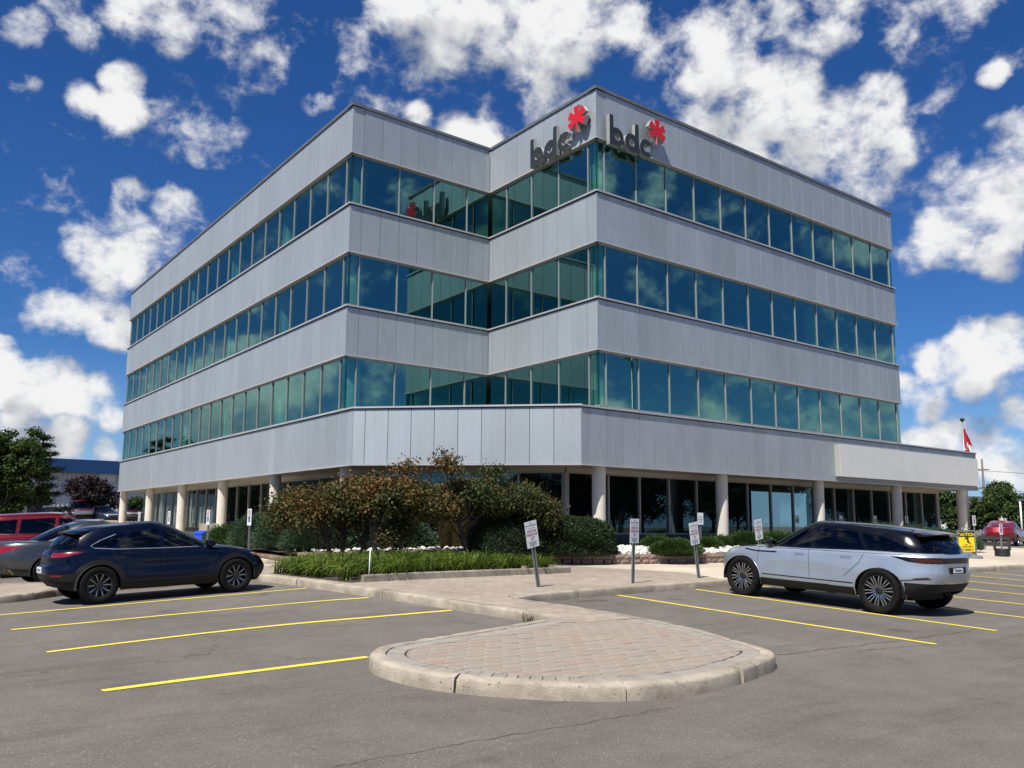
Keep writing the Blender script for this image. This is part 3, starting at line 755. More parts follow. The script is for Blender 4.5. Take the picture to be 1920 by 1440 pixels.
# whole raised sidewalk (concrete), then the paved corner on top
LIN = [(7.455, 18.9), (7.505, 17.0), (7.575, 14.62), (7.86, 13.14), (8.165, 11.44), (8.46, 9.95), (8.33, 9.78), (8.12, 9.56), (7.85, 9.40), (8.2, 9.05)]
RIN = [(9.285, 9.05), (9.29, 9.38), (9.175, 10.68), (9.00, 11.63), (9.18, 12.06), (9.98, 12.345), (13, 12.665), (16.1, 12.885)]
outl = [(7.455, 60)]+LIN+RIN+[(26.3, 12.865), (34, 12.965), (48, 13.065), (48, 60)]
sw = drape('sidewalk', outl, KERB-.006, 1.0, M['walk_concrete'], (0, 24, 5, 26)); tag(sw, 'pale concrete sidewalk around the office block', None, None, 'structure')
i2 = [(7.453, 20.33), (4.6, 20.28), (3.32, 20.63), (2.13, 21.33), (1.06, 21.23), (.41, 20.52), (.265, 19.6), (.5, 18.7), (1.24, 18.12), (2.31, 18.36), (3.23, 19.0), (4.38, 19.165), (7.453, 19.19)]
sw2 = drape('island_paving', i2, KERB-.006, 1.0, M['paver_sheet'], (0, 8, 17, 22)); tag(sw2, 'paved finger island between the parked cars', None, None, 'structure')
pv = [(7.456, 20.3)]+LIN+RIN+[(16.7, 14.4), (15.3, 16.6), (14.9, 17.6), (9.9, 22.0), (8.2, 21.6)]
pp = drape('paved_plaza', pv, KERB-.001, .8, M['paver_sheet'], (0, 24, 5, 26)); tag(pp, 'brown brick paving of the corner plaza', None, None, 'structure')
# front island: single pavers
hull = [p for p in inner if p[1] < 9.75 and p[0] > 4.0]
hull = [p for p in hull if not (p[0] > 8.2 and p[0] < 9.0 and p[1] > 9)]
def convex(pts):
    pts = sorted(set(pts)); 
    def half(ps):
        h = []
        for p in ps:
            while len(h) > 1 and (h[-1][0]-h[-2][0])*(p[1]-h[-2][1])-(h[-1][1]-h[-2][1])*(p[0]-h[-2][0]) <= 0: h.pop()
            h.append(p)
        return h
    a = half(pts); b = half(pts[::-1]); return a[:-1]+b[:-1]
IZ = convex(hull)       # counter-clockwise
def clip(poly, conv):
    for i in range(len(conv)):
        a, b = conv[i], conv[(i+1) % len(conv)]; out = []
        sd = lambda p: (b[0]-a[0])*(p[1]-a[1])-(b[1]-a[1])*(p[0]-a[0])
        for j in range(len(poly)):
            p, q = poly[j], poly[(j+1) % len(poly)]; sp, sq = sd(p), sd(q)
            if sp >= 0: out.append(p)
            if (sp < 0) != (sq < 0):
                t = sp/(sp-sq); out.append((p[0]+(q[0]-p[0])*t, p[1]+(q[1]-p[1])*t))
        poly = out
        if len(poly) < 3: return []
    return poly
def shrink(conv, d, keep):
    """move every edge inwards by d, except edges whose midpoint keep() accepts"""
    poly = [(-100, -100), (100, -100), (100, 100), (-100, 100)]
    for i in range(len(conv)):
        a, b = Vector((*conv[i], 0)), Vector((*conv[(i+1) % len(conv)], 0)); t = (b-a)
        if t.length < 1e-5: continue
        t.normalize(); nn = Vector((-t.y, t.x, 0)); m = (a+b)/2; dd = 0 if keep(m) else d
        a2 = a+nn*dd; poly = clip(poly, [(a2.x-t.x*50, a2.y-t.y*50), (a2.x+t.x*50, a2.y+t.y*50), (a2.x+t.x*50+nn.x*100, a2.y+t.y*50+nn.y*100), (a2.x-t.x*50+nn.x*100, a2.y-t.y*50+nn.y*100)])
    return poly
FIELD = shrink(IZ, .215, lambda m: m.y > 9.3)
bedz = drape('paver_bedding', IZ, KERB-.022, 1.0, M['soil'], (0, 12, 5, 12)); tag(bedz, 'dark sand bedding under the island pavers', None, None, 'structure')
ISLAND = empty('paved_island', (6.8, 7.3, ground_z(6.8, 7.3)+KERB)); tag(ISLAND, 'rounded traffic island paved with tan and pinkish bricks', None, None, 'structure')
def lay(poly, mat, nm, shared=None, g=.0105):
    c = Vector((sum(p[0] for p in poly)/len(poly), sum(p[1] for p in poly)/len(poly), 0))
    z = ground_z(c.x, c.y)+KERB-.004+random.uniform(-.003, .003)
    e = .3; gx = (ground_z(c.x+e, c.y)-ground_z(c.x-e, c.y))/(2*e); gy = (ground_z(c.x, c.y+e)-ground_z(c.x, c.y-e))/(2*e)
    if shared is not None: me = shared
    else:
        loc = [(p[0]-c.x, p[1]-c.y) for p in poly]
        def off(s):
            r = []
            for x, y in loc:
                l = math.hypot(x, y); r.append((x*(1-s/l), y*(1-s/l)) if l > .02 else (x, y))
            return r
        a, b = off(g), off(g+.007); n = len(loc)
        me = bpy.data.meshes.new(nm); me.from_pydata([(x, y, -.05) for x, y in a]+[(x, y, -.006) for x, y in a]+[(x, y, 0) for x, y in b], [],
            [tuple(range(2*n, 3*n))]+[(i, (i+1) % n, n+(i+1) % n, n+i) for i in range(n)]+[(n+i, n+(i+1) % n, 2*n+(i+1) % n, 2*n+i) for i in range(n)]); me.materials.append(mat)
    o = link(nm, me, None, ISLAND); o.location = Vector((c.x, c.y, z))-Vector(ISLAND.location)
    o.rotation_euler = (math.atan(gy)+random.uniform(-.004, .004), -math.atan(gx)+random.uniform(-.004, .004), 0)
    return me
pw, ph = .25, .168; full = None; row = 0; y = 5.5
while y < 9.9:
    x = 4.0+(pw/2 if row % 2 else 0)
    while x < 9.8:
        q = [(x, y), (x+pw, y), (x+pw, y+ph), (x, y+ph)]; c = clip(q, FIELD)
        if c:
            a = abs(sum(c[i][0]*c[(i+1) % len(c)][1]-c[(i+1) % len(c)][0]*c[i][1] for i in range(len(c))))/2
            if a > .0035:
                if a > pw*ph*.999:
                    if full is None: full = lay(q, M['paver'], 'paver')
                    else: lay(q, None, 'paver', full)
                else: lay(c, M['paver'], 'paver')
        x += pw
    y += ph; row += 1
# soldier course round the nose
nose = [Vector((*p, 0)) for p in inner if p[1] < 9.45 and 4.0 < p[0] < 9.5 and not (p[0] > 8.1 and p[0] < 9.0 and p[1] > 9.2)]
nose = resample([(p.x, p.y) for p in nose], .02); acc_ = 0; st_ = 0; nn_ = left_normals(nose)
for i in range(1, len(nose)):
    acc_ += (nose[i]-nose[i-1]).length
    if acc_ >= .118:
        a, b = nose[st_], nose[i]; na, nb = nn_[st_], nn_[i]
        q = [(a.x, a.y), (b.x, b.y), (b.x+nb.x*.205, b.y+nb.y*.205), (a.x+na.x*.205, a.y+na.y*.205)]
        lay(q, M['border_paver'], 'border_paver', None, .006); st_ = i; acc_ = 0
# raised kerb of the planted bed
BEDC = [(7.95, 15.12), (9.5, 15.2), (11.5, 15.28), (13.62, 15.38)]
BK = empty('bed_kerb', (8, 15.1, plaza_z(8, 15.1))); tag(BK, 'low grey concrete kerb along the planted bed', None, None, 'structure')
bp = resample(BEDC, .45); k0 = 0
while k0 < len(bp)-1:
    k1 = min(len(bp)-1, k0+5); mb = MB()
    for a, b in zip(bp[k0:k1], bp[k0+1:k1+1]):
        e = .006
        za, zb = plaza_z(a.x, a.y), plaza_z(b.x, b.y); n = Vector((0, 1, 0)); t = (b-a).normalized()
        A_ = a+t*(e if a is bp[k0] else 0); B_ = b-t*(e if b is bp[k1] else 0)
        V = []
        for P_, zz in ((A_, za), (B_, zb)):
            V += [(P_.x, P_.y, zz-.03), (P_.x, P_.y+.004, zz+.12), (P_.x, P_.y+.02, zz+.14), (P_.x, P_.y+.13, zz+.14), (P_.x, P_.y+.15, zz-.03)]
        mb.add(V, [(0, 5, 6, 1), (1, 6, 7, 2), (2, 7, 8, 3), (3, 8, 9, 4), (0, 1, 2, 3, 4), (9, 8, 7, 6, 5)])
    o = mb.build('kerb_segment', M['bed_kerb'], BK); o.location = -Vector(BK.location); k0 = k1
# ------------------------------------------------------------------ painted stall lines
def stall_line(a, b, w=.10):
    a = Vector((a[0], a[1], 0)); b = Vector((b[0], b[1], 0)); n = max(2, int((b-a).length/.25)); t = (b-a).normalized(); sd = Vector((-t.y, t.x, 0))
    V = []; wob = [random.uniform(-.008, .008) for _ in range(n+1)]
    for i in range(n+1):
        p = a+(b-a)*(i/n)
        for s_ in (-1, 1):
            q = p+sd*(s_*w/2+wob[i]*.4); V.append((q.x, q.y, ground_z(q.x, q.y)+.006))
    me = bpy.data.meshes.new('parking_line'); me.from_pydata(V, [], [(2*i, 2*i+2, 2*i+3, 2*i+1) if True else 0 for i in range(n)]); me.update()
    if me.polygons[0].normal.z < 0: me.flip_normals()
    o = link('parking_line', me, M['paint']); tag(o, 'yellow painted stall line on the asphalt', None, 'yellow stall lines', 'structure')
for (a, b, ext) in (((0, 1154), (575, 1103.5), 1.2), ((21, 1182), (691, 1121.5), 0), ((87.5, 1223.5), (846, 1145), 0), ((191.5, 1297), (689, 1232.5), 0), ((0, 1104.5), (83, 1094), 2)):
    A, B = on_ground(*a), on_ground(*b); d = (B-A).normalized(); A = A-d*ext
    if a == (0, 1104.5): B = B+d*3.5
    stall_line(A, B)
for (a, b, far) in (((1158.5, 1116.5), (1755, 1208.5), 0), ((1304, 1105.5), (1869, 1183.5), 0), ((1742, 1138), (1920, 1157.5), 1), ((1781, 1119), (1920, 1133), 1), ((1807, 1104), (1920, 1115), 1), ((1807, 1090), (1920, 1099.5), 1), ((1807, 1080), (1920, 1087.5), 1), ((1850, 1075), (1920, 1079), 1)):
    A, B = on_ground(*a), on_ground(*b)
    if far: A = Vector(((A.x+B.x)/2-.02, 12.5, 0)); B = Vector(((on_ground(*a).x+on_ground(*b).x)/2, 6.2, 0))
    stall_line(A, B)
# cracks and a paving seam in the asphalt
M['crack'] = mat_flat('crack', (.028, .026, .024), .95)
def crack(px, w):
    P = [on_ground(u, v) for u, v in px]; P = resample([(p.x, p.y) for p in P], .06); V = []; N = left_normals(P); off_ = 0
    for i, p in enumerate(P):
        off_ = off_*.82+random.uniform(-.022, .022); c = p+N[i]*off_; ww = w*random.uniform(.25, 1.15)
        for s_ in (-1, 1): q = c+N[i]*s_*ww/2; V.append((q.x, q.y, ground_z(q.x, q.y)+.004))
    me = bpy.data.meshes.new('asphalt_crack'); me.from_pydata(V, [], [(2*i, 2*i+2, 2*i+3, 2*i+1) for i in range(len(P)-1)]); me.update()
    o = link('asphalt_crack', me, M['crack']); tag(o, 'thin crack running across the asphalt', None, 'asphalt cracks', 'structure')
crack([(620, 1440), (700, 1425), (800, 1408), (900, 1392), (1000, 1376), (1110, 1354), (1260, 1328)], .007)
crack([(1440, 1232), (1540, 1218), (1660, 1206), (1760, 1192), (1850, 1178)], .014)
crack([(1755, 1209), (1690, 1215), (1600, 1222)], .012)
# ------------------------------------------------------------------ retaining wall of split blocks and its bed
RW = catmull([(9.95, 27.5), (9.85, 25.5), (9.72, 22.5), (11.5, 20.95), (13.3, 19.35), (15.0, 17.85), (16.6, 17.2), (19.2, 16.85), (21.5, 16.68), (24, 16.65), (27, 16.8), (30, 17.2), (31.5, 18.2), (31.9, 19.6)], 8)
RP = resample(RW, .02)
WALLT = empty('retaining_wall', (15.1, 17.8, plaza_z(15.1, 17.8))); tag(WALLT, 'low curved retaining wall of brown split-face blocks', 'wall')
def block_mesh(w, h, d, s):
    rr = random.Random(s); mb = MB(); nx_ = 3; V = []; Fq = []
    pts = []
    for iz in range(3):
        for ix in range(nx_+1):
            x = -w/2+w*ix/nx_; z = h*iz/2
            edge = (ix in (0, nx_)) or iz in (0, 2)
            pts.append((x*.985, -d/2+(.02 if edge else -.01)+rr.uniform(-.01, .01), z*.985))
    n = nx_+1
    f = [(iz*n+ix, iz*n+ix+1, (iz+1)*n+ix+1, (iz+1)*n+ix) for iz in range(2) for ix in range(nx_)]
    o = len(pts)
    pts += [(-w/2*.9, d/2, 0), (w/2*.9, d/2, 0), (w/2*.9, d/2, h*.985), (-w/2*.9, d/2, h*.985)]
    f += [(0, n, 2*n, o+3, o), (n-1, o+1, o+2, 3*n-1, 2*n-1), (2*n, 2*n+1, 2*n+2, 2*n+3, o+2, o+3)]
    me = bpy.data.meshes.new('block'); me.from_pydata(pts, [], f); me.materials.append(M['wall_block']); return me
BLK = [[block_mesh(w, .135, .24, 10*k+w*100) for k in range(4)] for w in (.30, .225, .375)]
def course(zoff, i0, i1, gap, off, setb):
    i = i0+off
    while i < i1:
        wi = random.choice((0, 0, 1, 1, 2)); w = (.30, .225, .375)[wi]; n = int((w+gap)/.02)
        j = i+n//2
        if j >= len(RP)-2: break
        p = RP[j]; t = (RP[j+1]-RP[j-1]).normalized(); nn = Vector((-t.y, t.x, 0))
        o = link('block', random.choice(BLK[wi]), None, WALLT); q = p+nn*setb
        o.location = Vector((q.x, q.y, plaza_z(p.x, p.y)+zoff))-Vector(WALLT.location); o.rotation_euler = (0, 0, math.atan2(t.y, t.x)+random.uniform(-.05, .05))
        i += n
left_end = min(range(len(RP)), key=lambda i: (RP[i]-Vector((9.72, 22.5, 0))).length)
right_end = min(range(len(RP)), key=lambda i: (RP[i]-Vector((26.5, 16.78, 0))).length)
course(-.01, left_end, right_end, .055, 0, 0); course(.127, left_end, right_end, .008, 5, .02); course(-.01, 0, left_end-10, .07, 2, .05)
bedpoly = [(10.15, 33.5), (10.1, 27.5)]+[(p.x, p.y) for p in [RP[i]+left_normals(RP[i-1:i+2])[1]*.14 for i in range(60, len(RP)-2, 25)]]+[(32, 21.1), (GB.x+.2, 21.1), (GA.x-.2, GA.y), (13.95, 33.5)]
def bed_h(x, y): return plaza_z(x, y)+.21
pb = drape('planting_bed', bedpoly, 0, 1.2, M['soil'], (10, 32, 16, 34), bed_h); tag(pb, 'dark soil of the raised planting bed', None, None, 'structure')
islbed = [(7.55, 18.9), (7.62, 17.0), (7.72, 15.2), (7.95, 15.27), (9.5, 15.34), (11.5, 15.42), (13.5, 15.50), (12.7, 16.2), (11.2, 17.6), (9.6, 19.2), (8.6, 19.5)]
ib = drape('island_bed', islbed, 0, .8, M['soil'], (7, 14, 15, 20), lambda x, y: plaza_z(x, y)+.012); tag(ib, 'dark soil of the planted island bed', None, None, 'structure')
# white river stones on the bed
def stones():
    base = bmesh.new(); bmesh.ops.create_icosphere(base, subdivisions=1, radius=1); BV = np.array([v.co[:] for v in base.verts]); BF = np.array([[v.index for v in f.verts] for f in base.faces]); base.free()
    pts = []
    def scatter(n, poly_px):
        for _ in range(n):
            k = random.randrange(len(poly_px)); (x0, y0, x1, y1, w) = poly_px[k]; t = random.random()
            x = x0+(x1-x0)*t; y = y0+(y1-y0)*t+random.uniform(0, w); pts.append((x, y))
    scatter(3000, [(15.4, 17.75, 17.4, 17.2, 2.6), (17.4, 17.25, 19.5, 16.95, 3.2), (19.5, 16.95, 22, 16.8, 3.2), (22, 16.8, 26, 16.8, 3.2)])
    scatter(420, [(10.2, 22.3, 12, 20.75, 1.6), (12, 20.75, 15.2, 18.0, 1.2), (13.2, 19.6, 15.4, 17.8, .7)])
    V = []; Fa = []; o = 0; tint = []
    for x, y in pts:
        s = random.uniform(.035, .085); sx, sy, sz = s*random.uniform(.9, 1.5), s*random.uniform(.8, 1.2), s*random.uniform(.5, .85)
        a = random.uniform(0, 6.28); jit = 1+RNG.uniform(-.22, .22, (len(BV), 1)); q = BV*jit*(sx, sy, sz)
        ca, sa = math.cos(a), math.sin(a); q = np.stack([q[:, 0]*ca-q[:, 1]*sa, q[:, 0]*sa+q[:, 1]*ca, q[:, 2]], -1)
        V.append(q+(x, y, bed_h(x, y)+random.uniform(.01, .09))); Fa.append(BF+o); o += len(BV)
    me = np_mesh('river_stones', np.concatenate(V), np.concatenate(Fa), M['stone_white'])
    tag(link('river_stones', me, None), 'white river stones covering the bed behind the block wall', 'stones', None, 'stuff')
stones()
# ------------------------------------------------------------------ text helper
def text_mesh(s, size, bold=0., align='CENTER'):
    cu = bpy.data.curves.new('lettering', 'FONT'); cu.body = s; cu.size = size; cu.align_x = align; cu.offset = bold; cu.resolution_u = 3
    o = bpy.data.objects.new('lettering', cu); COL.objects.link(o); dg = bpy.context.evaluated_depsgraph_get()
    me = bpy.data.meshes.new_from_object(o.evaluated_get(dg)); bpy.data.objects.remove(o); bpy.data.curves.remove(cu)
    me.materials.clear(); return me
def put_text(s, size, parent, loc, mat, bold=0., sx=1.):
    """lettering on a face that looks along -y"""
    me = text_mesh(s, size, bold); o = link('lettering', me, mat, parent); o.location = loc; o.rotation_euler = (math.pi/2, 0, 0); o.scale = (sx, 1, 1); return o
# ------------------------------------------------------------------ sign posts
def upost(h):
    mb = MB(); w, d, t = .028, .03, .005
    mb.box(-w, w, d, d+t, 0, h); mb.box(-w, -w+t, 0, d-.0005, 0, h); mb.box(w-t, w, 0, d-.0005, 0, h); mb.box(-w-.018, -w-.0005, -t, -.0004, 0, h); mb.box(w+.0005, w+.018, -t, -.0004, 0, h)
    return mb
def visitor_sign(loc, rotz, lean, h, label):
    o = empty('parking_sign', loc, (lean[1], lean[0], rotz)); tag(o, label, 'sign', 'visitor parking signs')
    upost(h).build('post', M['galv'], o)
    pw_, ph_ = .305, .50
    mb = MB().box(-pw_/2, pw_/2, -.012, -.008, h-ph_, h+.02); p = mb.build('plate', M['plate'], o)
    z = h-.075
    put_text('PRIVATE PROPERTY', .031, p, (0, -.0135, z), M['ink'], .0008)
    put_text('C  bentallgreen', .026, p, (.005, -.0135, z-.052), M['ink_grey'], 0) if False else MB().box(-.10, .10, -.0135, -.013, z-.046, z-.040).build('printed_rule', M['ink_grey'], p)
    put_text('VISITOR', .066, p, (0, -.0135, z-.128), M['ink_red'], .0014)
    put_text('PARKING', .066, p, (0, -.0135, z-.193), M['ink_red'], .0014)
    put_text('1 HOUR', .036, p, (0, -.0135, z-.238), M['ink_red'], .0008)
    put_text('LIMIT', .036, p, (0, -.0135, z-.278), M['ink_red'], .0008)
    for i, w_ in enumerate((.11, .085, .09, .10)): MB().box(-w_, w_, -.0135, -.013, z-.318-.022*i, z-.310-.022*i).build('printed_rule', M['ink_grey'], p)
    for zz in (h-.02, h-ph_+.03): MB().lathe([(0.001, -.004), (.011, -.004), (.011, .004)], 8, (0, -.014, zz), 'y').build('bolt', M['ink'], p)
    return o
g = on_ground(1010, 1101, KERB); visitor_sign(g, 0, (math.radians(-12.5), math.radians(3)), 1.30, 'visitor parking sign leaning over beside the end of the bed kerb')
g = on_ground(1187, 1094, KERB); visitor_sign(g, .12, (math.radians(.6), math.radians(2)), 1.35, 'upright visitor parking sign standing between two leaning ones')
g = on_ground(1311, 1084, KERB); visitor_sign(g, 0, (math.radians(-9.5), math.radians(1)), 1.29, 'leaning visitor parking sign just off the nose of the silver car')
visitor_sign((18.55, 13.55, plaza_z(18.55, 13.55)), 0, (math.radians(-9), math.radians(2)), 1.38, 'leaning visitor parking sign rising behind the bonnet of the silver car')
p = on_y(1314, 1018, 19.4); q = empty('parking_sign', (p.x, 19.4, bed_h(p.x, 19.4)), (0, 0, 0)); tag(q, 'weathered sign with green lettering in the stone bed by a column', 'sign')
hh = on_y(1313, 962, 19.4).z-q.location.z; upost(hh).build('post', M['galv'], q); pla = MB().box(-.15, .15, -.012, -.008, hh-.40, hh+.01).build('plate', M['plate'], q)
for i, (s_, z_) in enumerate((('VISITOR', .16), ('PARKING', .235), ('ONLY', .31))): put_text(s_, .058, pla, (0, -.0135, hh-z_), M['ink_green'], .001)
def access_sign(loc, rotz, h, label, group='accessible parking signs'):
    o = empty('accessible_sign', loc, (0, 0, rotz)); tag(o, label, 'sign', group); upost(h).build('post', M['galv'], o)
    p = MB().box(-.15, .15, -.012, -.008, h-.45, h).build('plate', M['plate'], o)
    ring = MB().lathe([(.085, -.002), (.085, 0), (.060, 0), (.060, -.002), (.085, -.002)], 20, (0, -.0135, h-.11), 'y'); ring.build('red_ring', M['ink_red'], p)
    put_text('P', .11, p, (0, -.0135, h-.148), M['ink'], .002)
    b = MB().box(-.075, .075, -.0145, -.013, h-.36, h-.21).build('blue_panel', M['ink_blue'], p)
    w = MB(); w.lathe([(.032, -.001), (.032, 0), (.022, 0), (.022, -.001), (.032, -.001)], 14, (0, -.0155, h-.315), 'y'); w.box(-.006, .006, -.0165, -.015, h-.31, h-.25); w.box(.0065, .035, -.0165, -.015, h-.30, h-.29)
    w.build('wheelchair_mark', M['plate'], b)
    return o
for k, yy in enumerate((22.6, 26.1, 30.3, 34.3)):
    access_sign((8.35, yy, plaza_z(8.35, yy)), -math.pi/2, 1.50, ('accessible parking sign on the kerb beside the large juniper mass', 'accessible parking sign standing next to the blue bin', 'accessible parking sign one stall beyond the blue bin', 'accessible parking sign at the end of the row near the corner column')[k])
g = on_ground(1880, 1043, KERB); s_ = access_sign(g, 0, 1.32, 'accessible parking sign set in a black rubber tyre base')
tb = MB().lathe([(.20, 0), (.27, .02), (.29, .07), (.275, .11), (.285, .16), (.275, .21), (.285, .26), (.26, .31), (.17, .32), (.15, .24)], 28); tb.build('tyre_base', M['black'], s_, 40)
g = on_ground(1830, 1036, KERB); access_sign(g, 0, 1.62, 'accessible parking sign standing just behind the yellow caution board')
# caution board
g = on_ground(1814, 1046, KERB); co_ = empty('caution_board', g, (0, 0, math.radians(-28))); tag(co_, 'grey framed yellow caution board warning of uneven pavement', 'sign')
mb = MB(); hw_, hh_ = .37, 1.08
mb.bar((-hw_, 0, .08), (-hw_, 0, hh_-.03), .05, .06, (0, 1, 0)); mb.bar((hw_, 0, .08), (hw_, 0, hh_-.03), .05, .06, (0, 1, 0)); mb.bar((-hw_+.0255, 0, .12), (hw_-.0255, 0, .12), .055, .06, (0, 1, 0)); mb.bar((-hw_+.0255, 0, hh_-.05), (hw_-.0255, 0, hh_-.05), .055, .06, (0, 1, 0))
mb.build('frame', M['galv'], co_)
MB().tube([(-.2, 0, hh_-.02), (-.14, 0, hh_+.05), (0, 0, hh_+.07), (.14, 0, hh_+.05), (.2, 0, hh_-.02)], .018, 8).build('handle', M['galv'], co_, True)
for s__ in (-1, 1): MB().lathe([(.01, 0), (.30, .0), (.30, .05), (.22, .09), (.01, .10)], 20, (s__*.30, 0, 0)).build('foot', M['galv'], co_, 40)
bd_ = MB().box(-.335, .335, -.012, .012, .16, hh_-.09).build('board', M['yellow'], co_)
MB().box(-.335, .335, -.0145, -.0125, hh_-.29, hh_-.09).build('header', M['ink'], bd_)
put_text('CAUTION', .165, bd_, (0, -.0165, hh_-.245), M['yellow'], .004, .98)
MB().box(-.335, .335, -.0145, -.0125, .16, .225).build('footer', M['ink'], bd_); put_text('watch your step', .05, bd_, (0, -.0165, .18), M['plate']) if False else MB().box(-.2, .2, -.0165, -.0155, .187, .200).build('footer_print', M['plate'], bd_)
put_text('UNEVEN', .125, bd_, (.01, -.0145, .385), M['ink'], .002); put_text('PAVEMENT', .125, bd_, (.01, -.0145, .265), M['ink'], .002, .92)
fig = MB()   # stumbling figure
fig.lathe([(.001, -.002), (.038, -.002), (.038, 0)], 14, (-.06, -.0145, .835), 'y')
for a_, b_, w_ in (((-.02, .79), (.06, .68), .075), ((.02, .77), (.11, .765), .03), ((-.02, .775), (-.085, .69), .03), ((.06, .69), (.03, .60), .05), ((.03, .60), (.10, .57), .04), ((.07, .68), (.09, .60), .045), ((.09, .60), (.17, .515), .035)):
    fig.bar((a_[0], -.0148-w_*.01, a_[1]), (b_[0], -.0148-w_*.01, b_[1]), w_, .002, (0, 1, 0))
fig.box(-.10, .03, -.0150, -.0135, .505, .525)
fig.build('pictogram', M['ink'], bd_)
# thin white stake in the bed
p = on_ground(691, 1089, KERB); mb = MB().tube([(0, 0, -.1), (.02, 0, .62)], .010, 8); o = mb.build('marker_stake', M['plate'], None, True, p); tag(o, 'thin white marker stake at the corner of the bed kerb', 'stake')
# blue recycling cart by the side entrance
bq = at_depth(384, 1000, 33/ray(384, 1000).dot(fwd)); b_ = empty('recycling_cart', (bq.x, bq.y, plaza_z(bq.x, bq.y)), (0, 0, .3)); b_.scale = (.9, .9, .86); tag(b_, 'blue plastic cart with a domed lid beside the side entrance', 'bin')
M['blue'] = mat_flat('blue_plastic', (.01, .07, .62), .4); M['brown'] = mat_flat('brown_box', (.12, .05, .04), .7)
mb = MB(); mb.add([(-.26, -.24, .05), (.26, -.24, .05), (.26, .24, .05), (-.26, .24, .05), (-.33, -.30, .68), (.33, -.30, .68), (.33, .30, .68), (-.33, .30, .68)], [(3, 2, 1, 0), (4, 5, 6, 7), (0, 1, 5, 4), (1, 2, 6, 5), (2, 3, 7, 6), (3, 0, 4, 7)]); mb.build('bin_body', M['blue'], b_)
mb = MB(); pr = [(-.36, .685), (-.33, .75), (-.18, .81), (0, .83), (.18, .81), (.33, .75), (.36, .685)]
mb.add([(x, -.34, z) for x, z in pr]+[(x, .34, z) for x, z in pr], [(i, i+1, 8+i, 7+i) for i in range(6)]+[tuple(range(7))[::-1], tuple(range(7, 14))]); mb.build('lid', M['blue'], b_)
for s__ in (-1, 1): MB().lathe([(.001, -.03), (.08, -.03), (.08, .03), (.001, .03)], 14, (s__*.29, .2, .08), 'y').build('wheel', M['black'], b_).rotation_euler = (0, 0, 0)
o = MB().box(-.2, .2, -.25, .25, 0, .62).build('utility_box', M['brown'], None, False, (bq.x+.62, bq.y-.25, plaza_z(bq.x+.6, bq.y))); MB().box(-.22, .22, -.27, .27, .62, .66).build('lid', M['brown'], o); tag(o, 'squat brown box standing close beside the blue cart', 'box')
# ------------------------------------------------------------------ plants
def unit(n):
    v = RNG.normal(size=(n, 3)); return v/np.linalg.norm(v, axis=1, keepdims=True)
def leaf_quads(C, size, aspect=.55, up=.35, droop=0., dirs=None, jitter=.35, fold=.0):
    """one diamond-shaped leaf per centre; returns verts, faces"""
    n = len(C); d = unit(n) if dirs is None else dirs+unit(n)*jitter
    d[:, 2] -= droop; d /= np.linalg.norm(d, axis=1, keepdims=True)
    nr = unit(n); nr[:, 2] = np.abs(nr[:, 2])+up; nr -= d*(nr*d).sum(1, keepdims=True); nr /= np.linalg.norm(nr, axis=1, keepdims=True)+1e-9
    s = np.cross(d, nr); L = (np.asarray(size)*RNG.uniform(.65, 1.35, n))[:, None]
    V = np.stack([C-d*L*.5, C+s*L*aspect*.5+nr*L*.06, C+d*L*.5, C-s*L*aspect*.5+nr*L*.06], 1).reshape(-1, 3)
    F = np.arange(4*n).reshape(n, 4); return V, F
def leaves_obj(name, C, size, mat, parent, tint, aspect=.55, up=.35, droop=0., dirs=None, jitter=.35):
    V, F = leaf_quads(C, size, aspect, up, droop, dirs, jitter)
    me = np_mesh(name, V, F, mat, {'tint': np.clip(tint, 0, 1)})
    return link(name, me, None, parent)
def branch(mb, a, b, r0, r1, bend=.08, n=5):
    a = Vector(a); b = Vector(b); L = (b-a).length; pts = []
    o = Vector((random.uniform(-1, 1), random.uniform(-1, 1), random.uniform(-.2, .6)))*bend*L
    for i in range(n+1):
        t = i/n; pts.append(a+(b-a)*t+o*(4*t*(1-t))+Vector((random.uniform(-1, 1), random.uniform(-1, 1), 0))*L*.012)
    mb.tube(pts, [r0+(r1-r0)*(i/n) for i in range(n+1)], 7, False); return pts
M['leaf_rust'] = mat_leaf('leaf_rust', [(.035, .050, .014), (.065, .076, .020), (.115, .090, .024), (.185, .085, .028), (.23, .105, .036)], .22)
M['leaf_green'] = mat_leaf('leaf_green', [(.018, .035, .008), (.035, .065, .014), (.065, .105, .022), (.10, .13, .03)], .25)
M['leaf_dark'] = mat_leaf('leaf_dark', [(.010, .020, .008), (.018, .034, .012), (.03, .05, .018)], .12)
M['leaf_purple'] = mat_leaf('leaf_purple', [(.012, .008, .010), (.024, .014, .018), (.045, .024, .028)], .12)
M['leaf_hedge'] = mat_leaf('leaf_hedge', [(.010, .022, .006), (.020, .042, .010), (.040, .075, .017)], .12, .5)
M['leaf_juniper'] = mat_leaf('leaf_juniper', [(.016, .034, .018), (.030, .062, .032), (.055, .10, .050), (.075, .12, .04)], .15)
M['leaf_juniper_low'] = mat_leaf('leaf_juniper_low', [(.018, .040, .008), (.035, .075, .014), (.07, .12, .025)], .15)
M['blade'] = mat_leaf('blade', [(.030, .052, .008), (.065, .105, .014), (.125, .18, .022), (.20, .25, .04)], .3, .5)
M['tall_grass'] = mat_leaf('tall_grass', [(.030, .036, .010), (.06, .05, .015), (.11, .068, .024)], .3)
M['hedge_core'] = mat_flat('hedge_core', (.010, .015, .006), .95)
